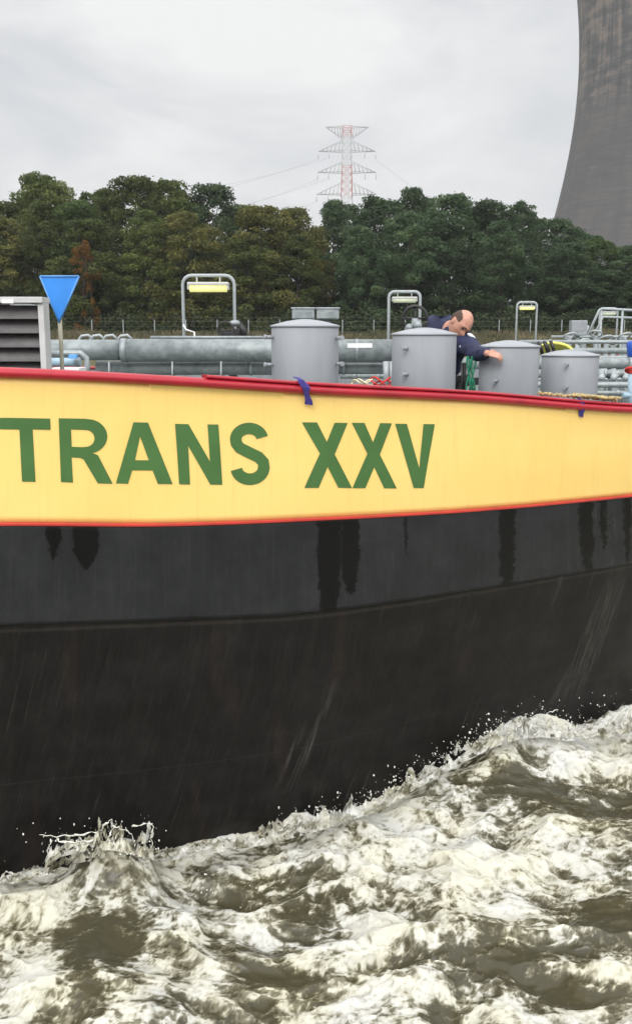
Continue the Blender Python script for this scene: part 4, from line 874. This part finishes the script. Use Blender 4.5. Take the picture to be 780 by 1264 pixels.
# ------------------------------------------------------------------ cargo deck pipework at the right
for (x0p, x1p, py, rp, Y, m_) in [(560, 960, 448.5, 7.0, 14, 'galv'), (560, 960, 433, 3.6, 17, 'galv'), (640, 960, 422, 2.4, 21, 'galv_light'), (640, 960, 461, 4.6, 12.5, 'galv'), (600, 960, 475, 3.6, 11.4, 'galv_light'), (600, 960, 485, 2.6, 10.5, 'galv'), (655, 960, 441, 2.0, 15, 'galv_light'), (640, 960, 468, 1.5, 12.2, 'tube'), (680, 960, 415.5, 1.4, 26, 'tube'), (420, 560, 464, 3.4, 10.6, 'galv'), (420, 560, 446, 2.2, 12, 'galv_light')]:
    k = Y * math.cos(TH) / F; a, b = at(x0p, py, Y), at(x1p, py + (0 if x1p > 900 else 0), Y); rg = [(a.lerp(b, q), rp * k * 1.35, .05, X_) for q in np.arange(.12, 1, .21 if rp > 3 else .33)]
    pipe([a, b], rp * k, M[m_], rings=rg if rp > 2.2 else (), n=14)
for px, Y in ((742, 12), (757, 12), (772, 12), (725, 13.5)):
    MB().tube([at(px, 455, Y), at(px, 500, Y)], .03, 8).ball(at(px, 466, Y - .06), .045).build('pipe_support', M['tube'], barge)
for i in range(7): # small valve bodies between the pipes
    px = 742 + i * 9; c = at(px, 464.5, 12.0); MB().ball(c, .035).build('valve_knob', M['black' if i % 2 else 'galv_light'], barge)
c = at(713, 405, 24); cab = MB(); cab.box(c, (.40, .30, .38), bev=.03); cab = cab.build('junction_box', M['galv_light'], barge); MB().tube([c - Vector((0, 0, .19)), Vector((c.x, 24, 1.45))], .05, 8).build('post', M['tube'], cab); MB().box(c + Vector((0, -.155, .05)), (.34, .006, .24), bev=.002).build('door', M['grey'], cab)
for px, py in ((702, 417), (720, 424), (735, 414), (748, 420), (756, 426), (770, 417)):
    c = at(px, py, 22 + rnd.uniform(-1, 1)); q = MB().tube([Vector((c.x, c.y, 1.45)), c], .06, 8).build('valve', M['galv'], barge); MB().torus(c + Vector((0, 0, .04)), .14, .025, axis=(rnd.uniform(-.3, .3), .5, 1)).build('hand_wheel', M['tube'], q)
gw = MB(); Yg = 29.
gw.tube([at(723, 418, Yg), at(739, 383, Yg), at(742, 381, Yg), at(800, 384, Yg)], .04, 8); gw.tube([at(730, 418, Yg), at(744, 391, Yg), at(800, 393, Yg)], .035, 8)
for px in (742, 768, 795): gw.tube([at(px, 383, Yg), Vector((at(px, 383, Yg).x, Yg, 1.45))], .035, 8)
gw.tube([at(726, 402, Yg), at(712, 436, Yg)], .04, 8); gw.build('gangway_railing', M['tube'], barge)
# bits at the extreme right
MB().lathe((at(782, 432, 9.2).x, 9.2, 0), [(.05, at(779, 441, 9.2).z), (.06, at(779, 439, 9.2).z), (.075, at(779, 424, 9.2).z), (.06, at(779, 421, 9.2).z)], 18).build('blue_cap_pipe', M['blueplastic'], barge)
q = MB().tube([at(778, 462, 8.6), at(778, 510, 8.6)], .026, 10).tube([at(768, 488, 8.6), at(790, 488, 8.6)], .028, 10).build('pale_blue_standpipe', M['cyan'], barge)
MB().torus(at(778, 457, 8.6), .045, .012, axis=(.2, .6, 1)).tube([at(773, 457, 8.6), at(784, 457, 8.6)], .010, 6).ball(at(778, 459, 8.6), .02).build('hand_wheel', M['roper'], q)

# ================================================================== LOOSE THINGS ON THE BARGE
tri = empty('signal_triangle', Vector((at(73, 400, 6.6).x, 6.6, dkz(-1.8, 6.6))))
a, b, c = at(50, 341, 6.6), at(98, 341, 6.6), at(73.5, 398, 6.6)
def tri_mb(sc, y0, y1):
    g = (a + b + c) / 3; m_ = MB(); P = [g + (p - g) * sc for p in (a, b, c)]
    f = [m_.bm.verts.new(Vector((p.x, y0, p.z))) for p in P]; k_ = [m_.bm.verts.new(Vector((p.x, y1, p.z))) for p in P]
    m_.bm.faces.new(f); m_.bm.faces.new(k_[::-1])
    for i in range(3): m_.bm.faces.new((f[i], k_[i], k_[(i + 1) % 3], f[(i + 1) % 3]))
    return m_
tri_mb(1.0, 6.6, 6.63).build('board', M['blue'], tri)
for p, q in ((a, b), (b, c), (c, a)):
    MB().tube([p + Vector((0, -.004, 0)), q + Vector((0, -.004, 0))], .006, 6).build('rim', M['bluerim'], tri)
MB().tube([Vector((c.x, 6.62, c.z + .10)), Vector((c.x, 6.62, at(73, 410, 6.6).z)), Vector((c.x, 6.62, dkz(-1.8, 6.6)))], .015, 10).build('pole', M['beige'], tri)
tag(tri, 'blue downward-pointing triangle signal on a short pale post beside the louvred housing', 'signal')

def strap(pxs, lab, Yo):
    m_ = MB(); pts = [at(px, py, Y) for px, py, Y in pxs]
    fine_ = []
    for i in range(len(pts) - 1):
        for t_ in (0, .33, .66): fine_.append(pts[i].lerp(pts[i + 1], t_))
    fine_.append(pts[-1]); prv = None
    for i, p in enumerate(fine_):
        wv = Vector((.018 * (1 - .25 * math.sin(i * .9)), 0, -.003)); tv = Vector((0, .004, .003)); ring = [m_.bm.verts.new(p + a_ * wv + b_ * tv + Vector((.003 * math.sin(i * 1.3), 0, 0))) for a_, b_ in ((-1, -1), (1, -1), (1, 1), (-1, 1))]
        if prv:
            for j in range(4): m_.bm.faces.new((prv[j], prv[(j + 1) % 4], ring[(j + 1) % 4], ring[j]))
        else: m_.bm.faces.new(ring[::-1])
        prv = ring
    m_.bm.faces.new(prv)
    o = m_.build('strap', M['strap']); tag(o, lab, 'strap', 'blue straps tied round the rail')
s0 = lambda px: float(surf([px], [0])[0][1])
strap([(366, 466, s0(372) + .02), (372, 469.5, s0(372) - .058), (377, 478, s0(375) - .060), (379, 487, s0(378) - .045), (381, 499, s0(380) - .020)], 'wider dark blue strap tied over the red rail in front of the first vent tank', 0)
strap([(712, 490, s0(715) + .0), (716, 494, s0(716) - .057), (717.5, 502, s0(717) - .055), (717, 514, s0(717) - .022)], 'thin dark blue strap end hanging from the rail near the right edge', 0)
# rope lying on the rail
pts = []
for i in range(60):
    t = i / 59; px = 662 + 98 * t; p = surf([px], [0])[0]; pts.append(Vector((p[0], p[1] + .03 + .018 * math.sin(i * .9), p[2] + .082 + .006 * math.sin(i * 1.7))))
rp = MB().tube(pts, .009, 8)
for k in range(3):
    P = []; 
    for i in range(40):
        t = i / 39; px = 700 + 58 * t + 4 * math.sin(i * .8 + k); p = surf([px], [0])[0]; P.append(Vector((p[0], p[1] + .045 * math.sin(i * .7 + k * 2) , p[2] + .088 + .010 * abs(math.sin(i * .5 + k)))))
    rp.tube(P, .008, 7)
o = rp.build('mooring_rope', M['ropey']); tag(o, 'tan rope lying along the top of the red rail at the right', 'rope')
# ropes behind the rail
def tangle(px0, px1, py0, py1, Y, m_, n, r, name, lab, seed, vertical=False):
    g = random.Random(seed); mb = MB()
    for k in range(n):
        P = []
        x = g.uniform(px0, px1); y = g.uniform(py0, py1)
        for i in range(14):
            t = i / 13
            if vertical: P.append(at(x + 2.2 * math.sin(t * 5 + k) , py0 + (py1 - py0) * t, Y + g.uniform(-.01, .01)))
            else: P.append(at(px0 + (px1 - px0) * ((k * .37 + t) % 1.0 if False else t), y + (py1 - py0) * .5 * math.sin(t * 9 + k * 1.7), Y + .05 * math.sin(t * 7 + k)))
        mb.tube(P, r, 6)
    o = mb.build(name, m_); tag(o, lab, 'rope')
tangle(434, 460, 469, 474, 6.0, M['ropew'], 3, .005, 'rope_coil', 'pale rope loops lying just behind the rail left of the second vent tank', 1)
tangle(452, 482, 468, 474, 6.05, M['roper'], 3, .006, 'rope_coil', 'red rope loops lying behind the rail against the second vent tank', 2)
tangle(573, 591, 440, 482, 7.3, M['ropeg'], 5, .007, 'hanging_rope', 'green ropes hanging between the second and third vent tanks below the man', 3, True)
for px in (570.5, 573.5): MB().tube([at(px, 448, 7.5), at(px, 495, 7.5)], .011, 8).build('stanchion', M['black'], barge)
# yellow hose bundle
hb = empty('hose_bundle', at(688, 432, 8.6)); mb = MB()
for k in range(5):
    P = []; 
    for i in range(24):
        t = i / 23; an = math.pi * (1 - t); P.append(at(684 + (23 - k * 2.6) * math.cos(an) , 437 - (14 - k * 1.8) * math.sin(an) * (1.0 if t < .5 else .95), 8.6 + k * .03))
    mb.tube(P, .014, 8)
mb.build('hose', M['yellow'], hb); mb = MB()
for px, a_ in ((664, .4), (671, .2), (679, 0), (672.5, .5)):
    mb.tube([at(px, 421 + a_ * 4, 8.55), at(px + 3, 428, 8.52), at(px + 5, 438, 8.55)], .016, 7)
mb.build('tie', M['black'], hb); tag(hb, 'bright yellow hose bundle with black ties heaped behind the last two vent tanks', 'hose')

# ================================================================== PERSON
def build_person():
    root = empty('person', Vector((1.08, 7.95, dkz(1.08, 7.95)))); base = root.location.copy()
    J = {'pelvis': at(546, 474, 7.95), 'belly': at(548, 452, 7.90), 'chest': at(552, 424, 7.82), 'neck': at(554, 407, 7.72), 'head0': at(561, 401, 7.66),
         'rsh': at(535, 402, 7.98), 'lsh': at(574, 422, 7.60)}
    J['lel'] = at(588, 437, 7.36); J['lwr'] = at(601, 436, 7.13); J['rel'] = at(538, 446, 7.75); J['rwr'] = at(545, 462, 7.50)
    J['lhip'] = J['pelvis'] + Vector((.09, -.04, -.04)); J['rhip'] = J['pelvis'] + Vector((-.09, .05, -.04))
    J['lkn'] = J['lhip'] + Vector((.02, -.12, -.38)); J['rkn'] = J['rhip'] + Vector((-.02, -.10, -.38)); zf = base.z
    J['lan'] = Vector((J['lkn'].x, J['lkn'].y + .10, zf + .09)); J['ran'] = Vector((J['rkn'].x - .04, J['rkn'].y + .12, zf + .09))
    J['lto'] = J['lan'] + Vector((.10, -.16, -.05)); J['rto'] = J['ran'] + Vector((.10, -.16, -.05))
    def skin(name, edges, rad, m_, sub=2):
        names = sorted({n for e in edges for n in e}, key=lambda q: (q != 'pelvis' and q != 'chest', q)); ix = {n: i for i, n in enumerate(names)}
        me = bpy.data.meshes.new(name); me.from_pydata([tuple(J[n] - base) for n in names], [(ix[a], ix[b]) for a, b in edges], [])
        o = link(bpy.data.objects.new(name, me)); sk_ = o.modifiers.new('s', 'SKIN')
        for n in names:
            d = me.skin_vertices[0].data[ix[n]]; r = rad[n]; d.radius = r if isinstance(r, tuple) else (r, r)
        me.skin_vertices[0].data[0].use_root = True
        sb = o.modifiers.new('u', 'SUBSURF'); sb.levels = sb.render_levels = sub
        dg = bpy.context.evaluated_depsgraph_get(); m2 = bpy.data.meshes.new_from_object(o.evaluated_get(dg)); bpy.data.objects.remove(o)
        return m2
    body_e = [('pelvis', 'belly'), ('belly', 'chest'), ('chest', 'neck'), ('neck', 'head0'), ('chest', 'lsh'), ('lsh', 'lel'), ('lel', 'lwr'), ('chest', 'rsh'), ('rsh', 'rel'), ('rel', 'rwr'),
              ('pelvis', 'lhip'), ('lhip', 'lkn'), ('lkn', 'lan'), ('lan', 'lto'), ('pelvis', 'rhip'), ('rhip', 'rkn'), ('rkn', 'ran'), ('ran', 'rto')]
    br = dict(pelvis=.12, belly=.12, chest=.14, neck=.065, head0=.055, lsh=.058, rsh=.048, lel=.042, rel=.042, lwr=.026, rwr=.026, lhip=.085, rhip=.085, lkn=.055, rkn=.055, lan=.038, ran=.038, lto=.033, rto=.033)
    bmf = bmesh.new(); lim = MB()                      # tapered limbs overlapping at the joints, fused below into one surface
    for a_, b_ in body_e:
        p0, p1 = J[a_] - base, J[b_] - base; ra, rb = br[a_], br[b_]; lim.tube([p0.lerp(p1, t_) for t_ in (0, .25, .5, .75, 1)], [ra, ra * .8 + rb * .25, (ra + rb) * .52, ra * .22 + rb * .78, rb], 16)
    for n_, r_ in br.items(): lim.ball(J[n_] - base, r_ * 1.0, sub=3)
    tmp0 = bpy.data.meshes.new('t0'); lim.bm.to_mesh(tmp0); lim.bm.free(); bmf.from_mesh(tmp0)
    # head with face, turned down to the right
    f = Vector((.30, -.62, -.72)).normalized(); up = Vector((.52, -.28, .62)); up = (up - f * up.dot(f)).normalized(); rt = f.cross(up); R3 = Matrix((rt, f, up)).transposed()
    hc = at(568, 399, 7.58) - base
    g = bmesh.new(); bmesh.ops.create_uvsphere(g, u_segments=40, v_segments=30, radius=1)
    for v in g.verts:
        x, y, z = v.co; X = x * .076; Yv = y * .096; Z = z * .117
        if z < 0: X *= 1 - .30 * (-z) ** 1.3; Yv = Yv * (1 - .12 * (-z)) + .012 * (-z)
        if y > 0:
            Yv -= .012 * math.exp(-((z - .02) / .16) ** 2) * math.exp(-((abs(x) - .38) / .2) ** 2)      # eye sockets
            Yv += .008 * math.exp(-((z - .22) / .12) ** 2)                                            # brow
            Yv += .030 * math.exp(-((z + .20) / .14) ** 2) * math.exp(-(x / .14) ** 2)                  # nose
            Yv += .010 * math.exp(-((z + .50) / .10) ** 2) * math.exp(-(x / .3) ** 2) + .012 * math.exp(-((z + .86) / .14) ** 2) * math.exp(-(x / .3) ** 2)
        v.co = hc + R3 @ Vector((X, Yv, Z))
    tmp = bpy.data.meshes.new('t'); g.to_mesh(tmp); g.free(); bmf.from_mesh(tmp)
    ears = MB()
    for sx in (-1, 1): ears.ball(hc + R3 @ Vector((sx * .078, -.008, -.008)), .032, (.35, .6, 1), rot=R3)
    ears.bm.to_mesh(tmp); ears.bm.free(); bmf.from_mesh(tmp)
    # hands: palm, four fingers, thumb
    def hand(wr, fwd, nrm_, side, el):
        arm = (wr - el).normalized()
        fwd = fwd.normalized(); nrm_ = (nrm_ - fwd * nrm_.dot(fwd)).normalized(); sd_ = fwd.cross(nrm_) * side; h = MB(); w0 = wr - base
        Rm = Matrix((sd_, fwd, nrm_)).transposed(); h.ball(w0 + fwd * .045, 1, (.040, .052, .017), rot=Rm)
        for i, ln in enumerate((.072, .082, .076, .058)):
            o_ = w0 + fwd * .075 + sd_ * (.030 - i * .020); c_ = -nrm_
            h.tube([o_ - fwd * .02, o_ + fwd * ln * .35, o_ + fwd * ln * .68 + c_ * .018, o_ + fwd * ln * .82 + c_ * .046], [.0095, .009, .0083, .0068], 8)
        o_ = w0 + fwd * .02 + sd_ * .032; h.tube([o_, o_ + sd_ * .028 + fwd * .025 - nrm_ * .008, o_ + sd_ * .034 + fwd * .055 - nrm_ * .022, o_ + sd_ * .028 + fwd * .075 - nrm_ * .035], [.014, .012, .0105, .008], 8)
        bmesh.ops.transform(h.bm, matrix=Matrix.Translation(w0) @ Matrix.Scale(.86, 4) @ Matrix.Translation(-w0), verts=h.bm.verts)
        h.tube([w0 - arm * .09, w0 - arm * .02, w0 + fwd * .04], [.024, .023, .022], 12)
        bmesh.ops.recalc_face_normals(h.bm, faces=h.bm.faces); h.bm.to_mesh(tmp); h.bm.free(); bmf.from_mesh(tmp)
    hand(J['lwr'], Vector((.92, -.22, -.20)), Vector((0.1, -.6, .75)), -1, J['lel'])
    hand(J['rwr'], Vector((.4, -.7, -.4)), Vector((0, -.3, .9)), 1, J['rel'])
    bmesh.ops.recalc_face_normals(bmf, faces=bmf.faces); bmf.to_mesh(tmp); bmf.free()
    o = link(bpy.data.objects.new('body', tmp)); rm = o.modifiers.new('r', 'REMESH'); rm.mode = 'VOXEL'; rm.voxel_size = .0052; rm.use_smooth_shade = True
    sm_ = o.modifiers.new('sm', 'SMOOTH'); sm_.iterations = 2; sm_.factor = .4
    dg = bpy.context.evaluated_depsgraph_get(); m2 = bpy.data.meshes.new_from_object(o.evaluated_get(dg)); bpy.data.objects.remove(o)
    bq = bmesh.new(); bq.from_mesh(m2); seen = set(); best = []
    for v in bq.verts:
        if v in seen: continue
        st_ = [v]; comp = []; seen.add(v)
        while st_:
            q = st_.pop(); comp.append(q)
            for e_ in q.link_edges:
                o_ = e_.other_vert(q)
                if o_ not in seen: seen.add(o_); st_.append(o_)
        if len(comp) > len(best): best = comp
    keep = set(best); bmesh.ops.delete(bq, geom=[v for v in bq.verts if v not in keep], context='VERTS'); bq.to_mesh(m2); bq.free()
    for p_ in m2.polygons: p_.use_smooth = True
    m2.materials.clear(); m2.materials.append(M['skin']); body = link(bpy.data.objects.new('body', m2)); body.parent = root
    # clothes
    def cloth(name, edges, rad, m_, disp=.010):
        m3 = skin(name, edges, rad, m_, 3); 
        for v in m3.vertices:
            q = v.co; n_ = v.normal; a_ = math.sin(q.x * 55 + q.z * 30) * math.sin(q.z * 62 + q.y * 41) + .6 * math.sin(q.y * 90 + q.x * 70); v.co = q + n_ * a_ * disp * .35
        for p_ in m3.polygons: p_.use_smooth = True
        m3.materials.clear(); m3.materials.append(m_); c_ = link(bpy.data.objects.new(name, m3)); c_.parent = root; return c_
    J['lcu'] = J['lel'].lerp(J['lwr'], 1.02); J['rcu'] = J['rel'].lerp(J['rwr'], .93); J['coll'] = J['neck'].lerp(J['head0'], .15); J['hood'] = at(543, 392, 7.88); J['hem'] = J['pelvis'].lerp(J['belly'], .55)
    jr = dict(chest=.165, hem=.155, belly=.155, coll=.085, lsh=.095, rsh=.105, lel=.066, rel=.066, lcu=.044, rcu=.044, hood=.095)
    jk = cloth('jacket', [('chest', 'belly'), ('belly', 'hem'), ('chest', 'coll'), ('chest', 'hood'), ('chest', 'lsh'), ('lsh', 'lel'), ('lel', 'lcu'), ('chest', 'rsh'), ('rsh', 'rel'), ('rel', 'rcu')], jr, M['navy'])
    J['lsk'] = J['lan'] + Vector((0, 0, .02)); J['rsk'] = J['ran'] + Vector((0, 0, .02))
    cloth('trousers', [('pelvis', 'lhip'), ('lhip', 'lkn'), ('lkn', 'lsk'), ('pelvis', 'rhip'), ('rhip', 'rkn'), ('rkn', 'rsk')], dict(pelvis=.14, lhip=.105, rhip=.105, lkn=.075, rkn=.075, lsk=.06, rsk=.06), M['trousers'])
    for a_, b_ in (('lan', 'lto'), ('ran', 'rto')):
        p0, p1 = J[a_] - base, J[b_] - base; d = (p1 - p0); d.z = 0; d.normalize(); MB().tube([p0 - d * .06 + Vector((0, 0, -.04)), p0 + Vector((0, 0, -.02)), p0.lerp(p1, .6) + Vector((0, 0, -.02)), p1 + d * .05], [.045, .055, .05, .035], 10).build('shoe', M['black'], root, local=True)
    # hair: a band round the sides and back, bald on top
    g = bmesh.new(); bmesh.ops.create_uvsphere(g, u_segments=48, v_segments=36, radius=1); dele = []
    for v in g.verts:
        x, y, z = v.co; keep = (-.35 < z < .66 - .32 * max(0, y)) and (y < .42) and not (abs(x) > .8 and z < .12 and y > -.3) and not (z > .42 and abs(x) < .42 and y > -.55) and not (y > .0 and z < .05)
        if not keep: dele.append(v)
        X = x * .0808; Yv = y * .1003; Z = z * .1195
        if z < 0: X *= 1 - .30 * (-z) ** 1.3; Yv = Yv * (1 - .12 * (-z)) + .012 * (-z)
        v.co = hc + R3 @ (Vector((X, Yv, Z)) * (1 + .012 * math.sin(x * 40) * math.sin(z * 37)))
    bmesh.ops.delete(g, geom=dele, context='VERTS'); hm = MB(); hm.merge(g, True); hm.build('hair', M['hair'], root, local=True)
    for sx in (-1, 1):
        MB().ball(hc + R3 @ Vector((sx * .030, .080, .006)), .011, (1.3, .6, .6), rot=R3).build('eye', M['eye'], root, local=True)
        MB().tube([hc + R3 @ Vector((sx * .014, .101, .027)), hc + R3 @ Vector((sx * .034, .097, .033)), hc + R3 @ Vector((sx * .052, .082, .026))], .0045, 6).build('eyebrow', M['hair'], root, local=True)
    MB().tube([hc + R3 @ Vector((-.024, .083, -.062)), hc + R3 @ Vector((0, .090, -.060)), hc + R3 @ Vector((.024, .083, -.062))], .0045, 6).build('lips', M['roper'], root, local=True) if False else None
    # white badge on the chest, pale collar flap
    cpos = at(571, 428, 7.50) - base; MB().box(cpos, (.05, .012, .03), rot=Matrix.Rotation(.5, 3, 'Y'), bev=.003).build('badge', M['white'], root, local=True)
    MB().tube([at(577, 412, 7.52) - base, at(581, 414, 7.50) - base, at(586, 418, 7.50) - base], [.009, .014, .009], 8).build('collar_flap', M['white'], root, local=True)
    tag(root, 'balding man in a navy jacket bending down, one hand on the third grey vent tank', 'person')
build_person()

# ================================================================== SPRAY
def spray():
    g = random.Random(3); mb = MB(); bm = mb.bm
    def drop(p, r):
        b = bmesh.new(); bmesh.ops.create_icosphere(b, subdivisions=1, radius=r); bmesh.ops.scale(b, vec=(g.uniform(.7, 1.2), 1, g.uniform(.8, 1.8)), verts=b.verts); bmesh.ops.translate(b, vec=p, verts=b.verts); mb.merge(b, True)
    def tendril(pix, Y, r0):
        P = [at(px, py, Y + g.uniform(-.03, .03)) for px, py in pix]; Q = []
        for p, q in zip(P[:-1], P[1:]):
            for t in (0, .25, .5, .75): Q.append(p.lerp(q, t) + Vector((g.uniform(-.006, .006), g.uniform(-.008, .008), g.uniform(-.006, .006))))
        Q.append(P[-1]); mb.tube(Q, [max(.0009, r0 * g.choice([.35, .6, .8, 1.0, 1.5, 2.3])) for _ in Q], 6)
        for q in Q:
            if g.random() < .45: drop(q + Vector((g.gauss(0, .02), 0, g.gauss(.012, .02))), g.choice([.0015, .002, .003]))
    def fringe(base, hts, Y, seed, lean=.0, fw=.12, name=None, dens=1.6, hole=.10, foamv=.85, spiky=1.0):
        # a torn sheet of water standing along a crest: base = [(px, py)...], hts = heights in px
        bx = np.array([b_[0] for b_ in base], float); by = np.array([b_[1] for b_ in base], float); n = int((bx[-1] - bx[0]) * dens); mrow = 26
        sx_ = np.linspace(bx[0], bx[-1], n); yb = np.interp(sx_, bx, by); H = np.interp(sx_, bx, hts)
        rag = .55 + spiky * (.55 * fbm(sx_ * .06, sx_ * 0 + seed, seed, 3) + .5 * np.maximum(0, fbm(sx_ * .22, sx_ * 0 + seed * 2, seed + 3, 3)) ** 1.2); H = H * np.clip(rag, .08, 1.5)
        Vs = []; val = []
        Yc = np.interp(sx_, bx, Y) if isinstance(Y, (list, tuple)) else np.full(n, Y)
        for j in range(mrow):
            v = j / (mrow - 1)
            off = .05 * fbm(sx_ * .05, sx_ * 0 + v * 2, seed + 7, 3) + .018 * fbm(sx_ * .2, sx_ * 0 + v * 5, seed + 9, 2)
            dx = 6 * v * fbm(sx_ * .04, sx_ * 0 + v, seed + 11, 2)
            for i in range(n): Vs.append(at(sx_[i] + dx[i], yb[i] + 10 - (H[i] + 10) * v, Yc[i] - fw * (1 - v) ** 2 + off[i] - lean * v))
            val.append(fbm(sx_ * .11, sx_ * 0 + v * 2.6, seed + 13, 3))
        val = np.array(val); b = bmesh.new(); vs = [b.verts.new(p) for p in Vs]
        for j in range(mrow - 1):
            v = j / (mrow - 1)
            for i in range(n - 1):
                thr = hole * 5 * max(0, v - .25) - .42
                if val[j, i] < thr: continue
                b.faces.new((vs[j * n + i], vs[j * n + i + 1], vs[(j + 1) * n + i + 1], vs[(j + 1) * n + i]))
        bmesh.ops.delete(b, geom=[v for v in b.verts if not v.link_faces], context='VERTS')
        bmesh.ops.smooth_vert(b, verts=b.verts, factor=.5, use_axis_x=True, use_axis_y=True, use_axis_z=True)
        mb2.merge(b, True)
    mb2 = MB()
    fringe([(56, 1062), (75, 1048), (110, 1040), (140, 1040), (190, 1052)], [34, 24, 34, 40, 34], 4.56, 3, dens=3.4, hole=.15)
    fringe([(60, 1070), (95, 1056), (130, 1050), (165, 1052), (188, 1066)], [14, 18, 26, 24, 12], 4.53, 303, dens=3.4, hole=.13, fw=.0)
    fringe([(0, 1085), (30, 1078), (60, 1070)], [8, 9, 12], 4.5, 5)
    fringe([(190, 1056), (260, 1044), (335, 1032), (400, 1014), (470, 990), (520, 962)], [8, 12, 20, 20, 16, 16], [4.72, 4.8, 4.95, 5.1, 5.35, 5.6], 8, dens=2.0)
    fringe([(500, 972), (560, 938), (610, 912), (640, 903), (665, 900), (700, 905), (740, 903), (785, 892)], [14, 20, 22, 34, 26, 12, 16, 30], [5.5, 5.75, 5.95, 6.05, 6.1, 6.2, 6.3, 6.4], 13, dens=2.2, hole=.13)
    sh = bpy.data.meshes.new('spray_sheets'); mb2.bm.to_mesh(sh); mb2.bm.free()
    a_ = sh.attributes.new('foam', 'FLOAT', 'POINT'); co = np.zeros(len(sh.vertices) * 3, np.float32); sh.vertices.foreach_get('co', co); co = co.reshape(-1, 3)
    a_.data.foreach_set('value', np.clip(.72 + .45 * fbm(co[:, 0] * 9., co[:, 2] * 9 + co[:, 1] * 7, 201, 4), .15, 1).astype(np.float32)); sh.materials.append(M['foam'])
    o = link(bpy.data.objects.new('splash_crests', sh)); tag(o, 'torn foaming crests standing up from the churned water', 'splash', kind='stuff')
    tendril([(50, 1031), (66, 1032), (84, 1032), (104, 1030), (122, 1027), (131, 1018), (137, 1012), (139, 1024)], 4.52, .0028)
    tendril([(137, 1014), (143, 1020), (155, 1024), (163, 1030), (167, 1040)], 4.52, .0028)
    tendril([(163, 1020), (175, 1018), (188, 1018), (190, 1024), (186, 1036), (189, 1044), (182, 1052)], 4.53, .0028)
    tendril([(70, 1034), (78, 1040), (92, 1040), (108, 1038), (125, 1034)], 4.52, .003)
    tendril([(140, 1022), (135, 1032), (132, 1045)], 4.52, .0028); tendril([(100, 1032), (106, 1045), (112, 1056)], 4.52, .003)
    tendril([(186, 1038), (176, 1040), (168, 1046)], 4.53, .0028); tendril([(64, 1036), (60, 1046), (58, 1060)], 4.52, .003)
    tendril([(645, 905), (642, 890), (648, 884), (655, 892), (668, 886), (676, 880), (688, 876)], 6.0, .0035)
    tendril([(650, 908), (656, 895), (664, 900), (672, 890), (679, 884)], 6.0, .0035); tendril([(640, 915), (636, 900), (644, 893)], 6.0, .0035)
    tendril([(770, 905), (766, 892), (772, 882), (778, 872)], 6.3, .0035)
    edge = [(335, 1022), (400, 1003), (470, 982), (520, 950), (560, 925), (600, 905), (650, 885), (700, 890), (780, 872)]
    for i in range(420):
        t = g.random(); k = min(len(edge) - 2, int(t * (len(edge) - 1))); u = g.random(); px = edge[k][0] + (edge[k + 1][0] - edge[k][0]) * u; py = edge[k][1] + (edge[k + 1][1] - edge[k][1]) * u
        Yh = float(np.interp(px, sx_in, [4.6, 4.8, 5.2, 5.85, 6.5])); drop(at(px + g.uniform(-10, 10), py + 6 - abs(g.gauss(0, 13)), Yh - g.random() * .25), g.choice([.0018, .002, .0025, .003, .004, .006]))
    for i in range(50): drop(at(g.gauss(600, 22), g.gauss(905, 12), 5.9), g.choice([.002, .003, .004, .006, .009]))
    for i in range(46): drop(at(g.gauss(130, 40), g.gauss(1040, 14), 4.45), g.uniform(.002, .006))
    for i in range(20): drop(at(g.gauss(500, 6), g.gauss(1085, 12), 4.7) if False else at(g.gauss(250, 5), g.gauss(1090, 12), 4.5), g.uniform(.002, .005))
    for i in range(60): drop(at(g.uniform(0, 780), g.uniform(1020, 1230), 4.2 + g.random() * .4) , g.uniform(.001, .0035))
    m_ = mat('water_spray', (.62, .62, .56), .25, nscale=40, var=.15); o = mb.build('spray', m_); tag(o, 'strings and droplets of spray thrown up where the churned water meets the black hull', 'spray', kind='stuff')
spray()
for v in VAR:
    if not v[2]:
        for c_ in list(v[0].children): bpy.data.objects.remove(c_)
        bpy.data.objects.remove(v[0])
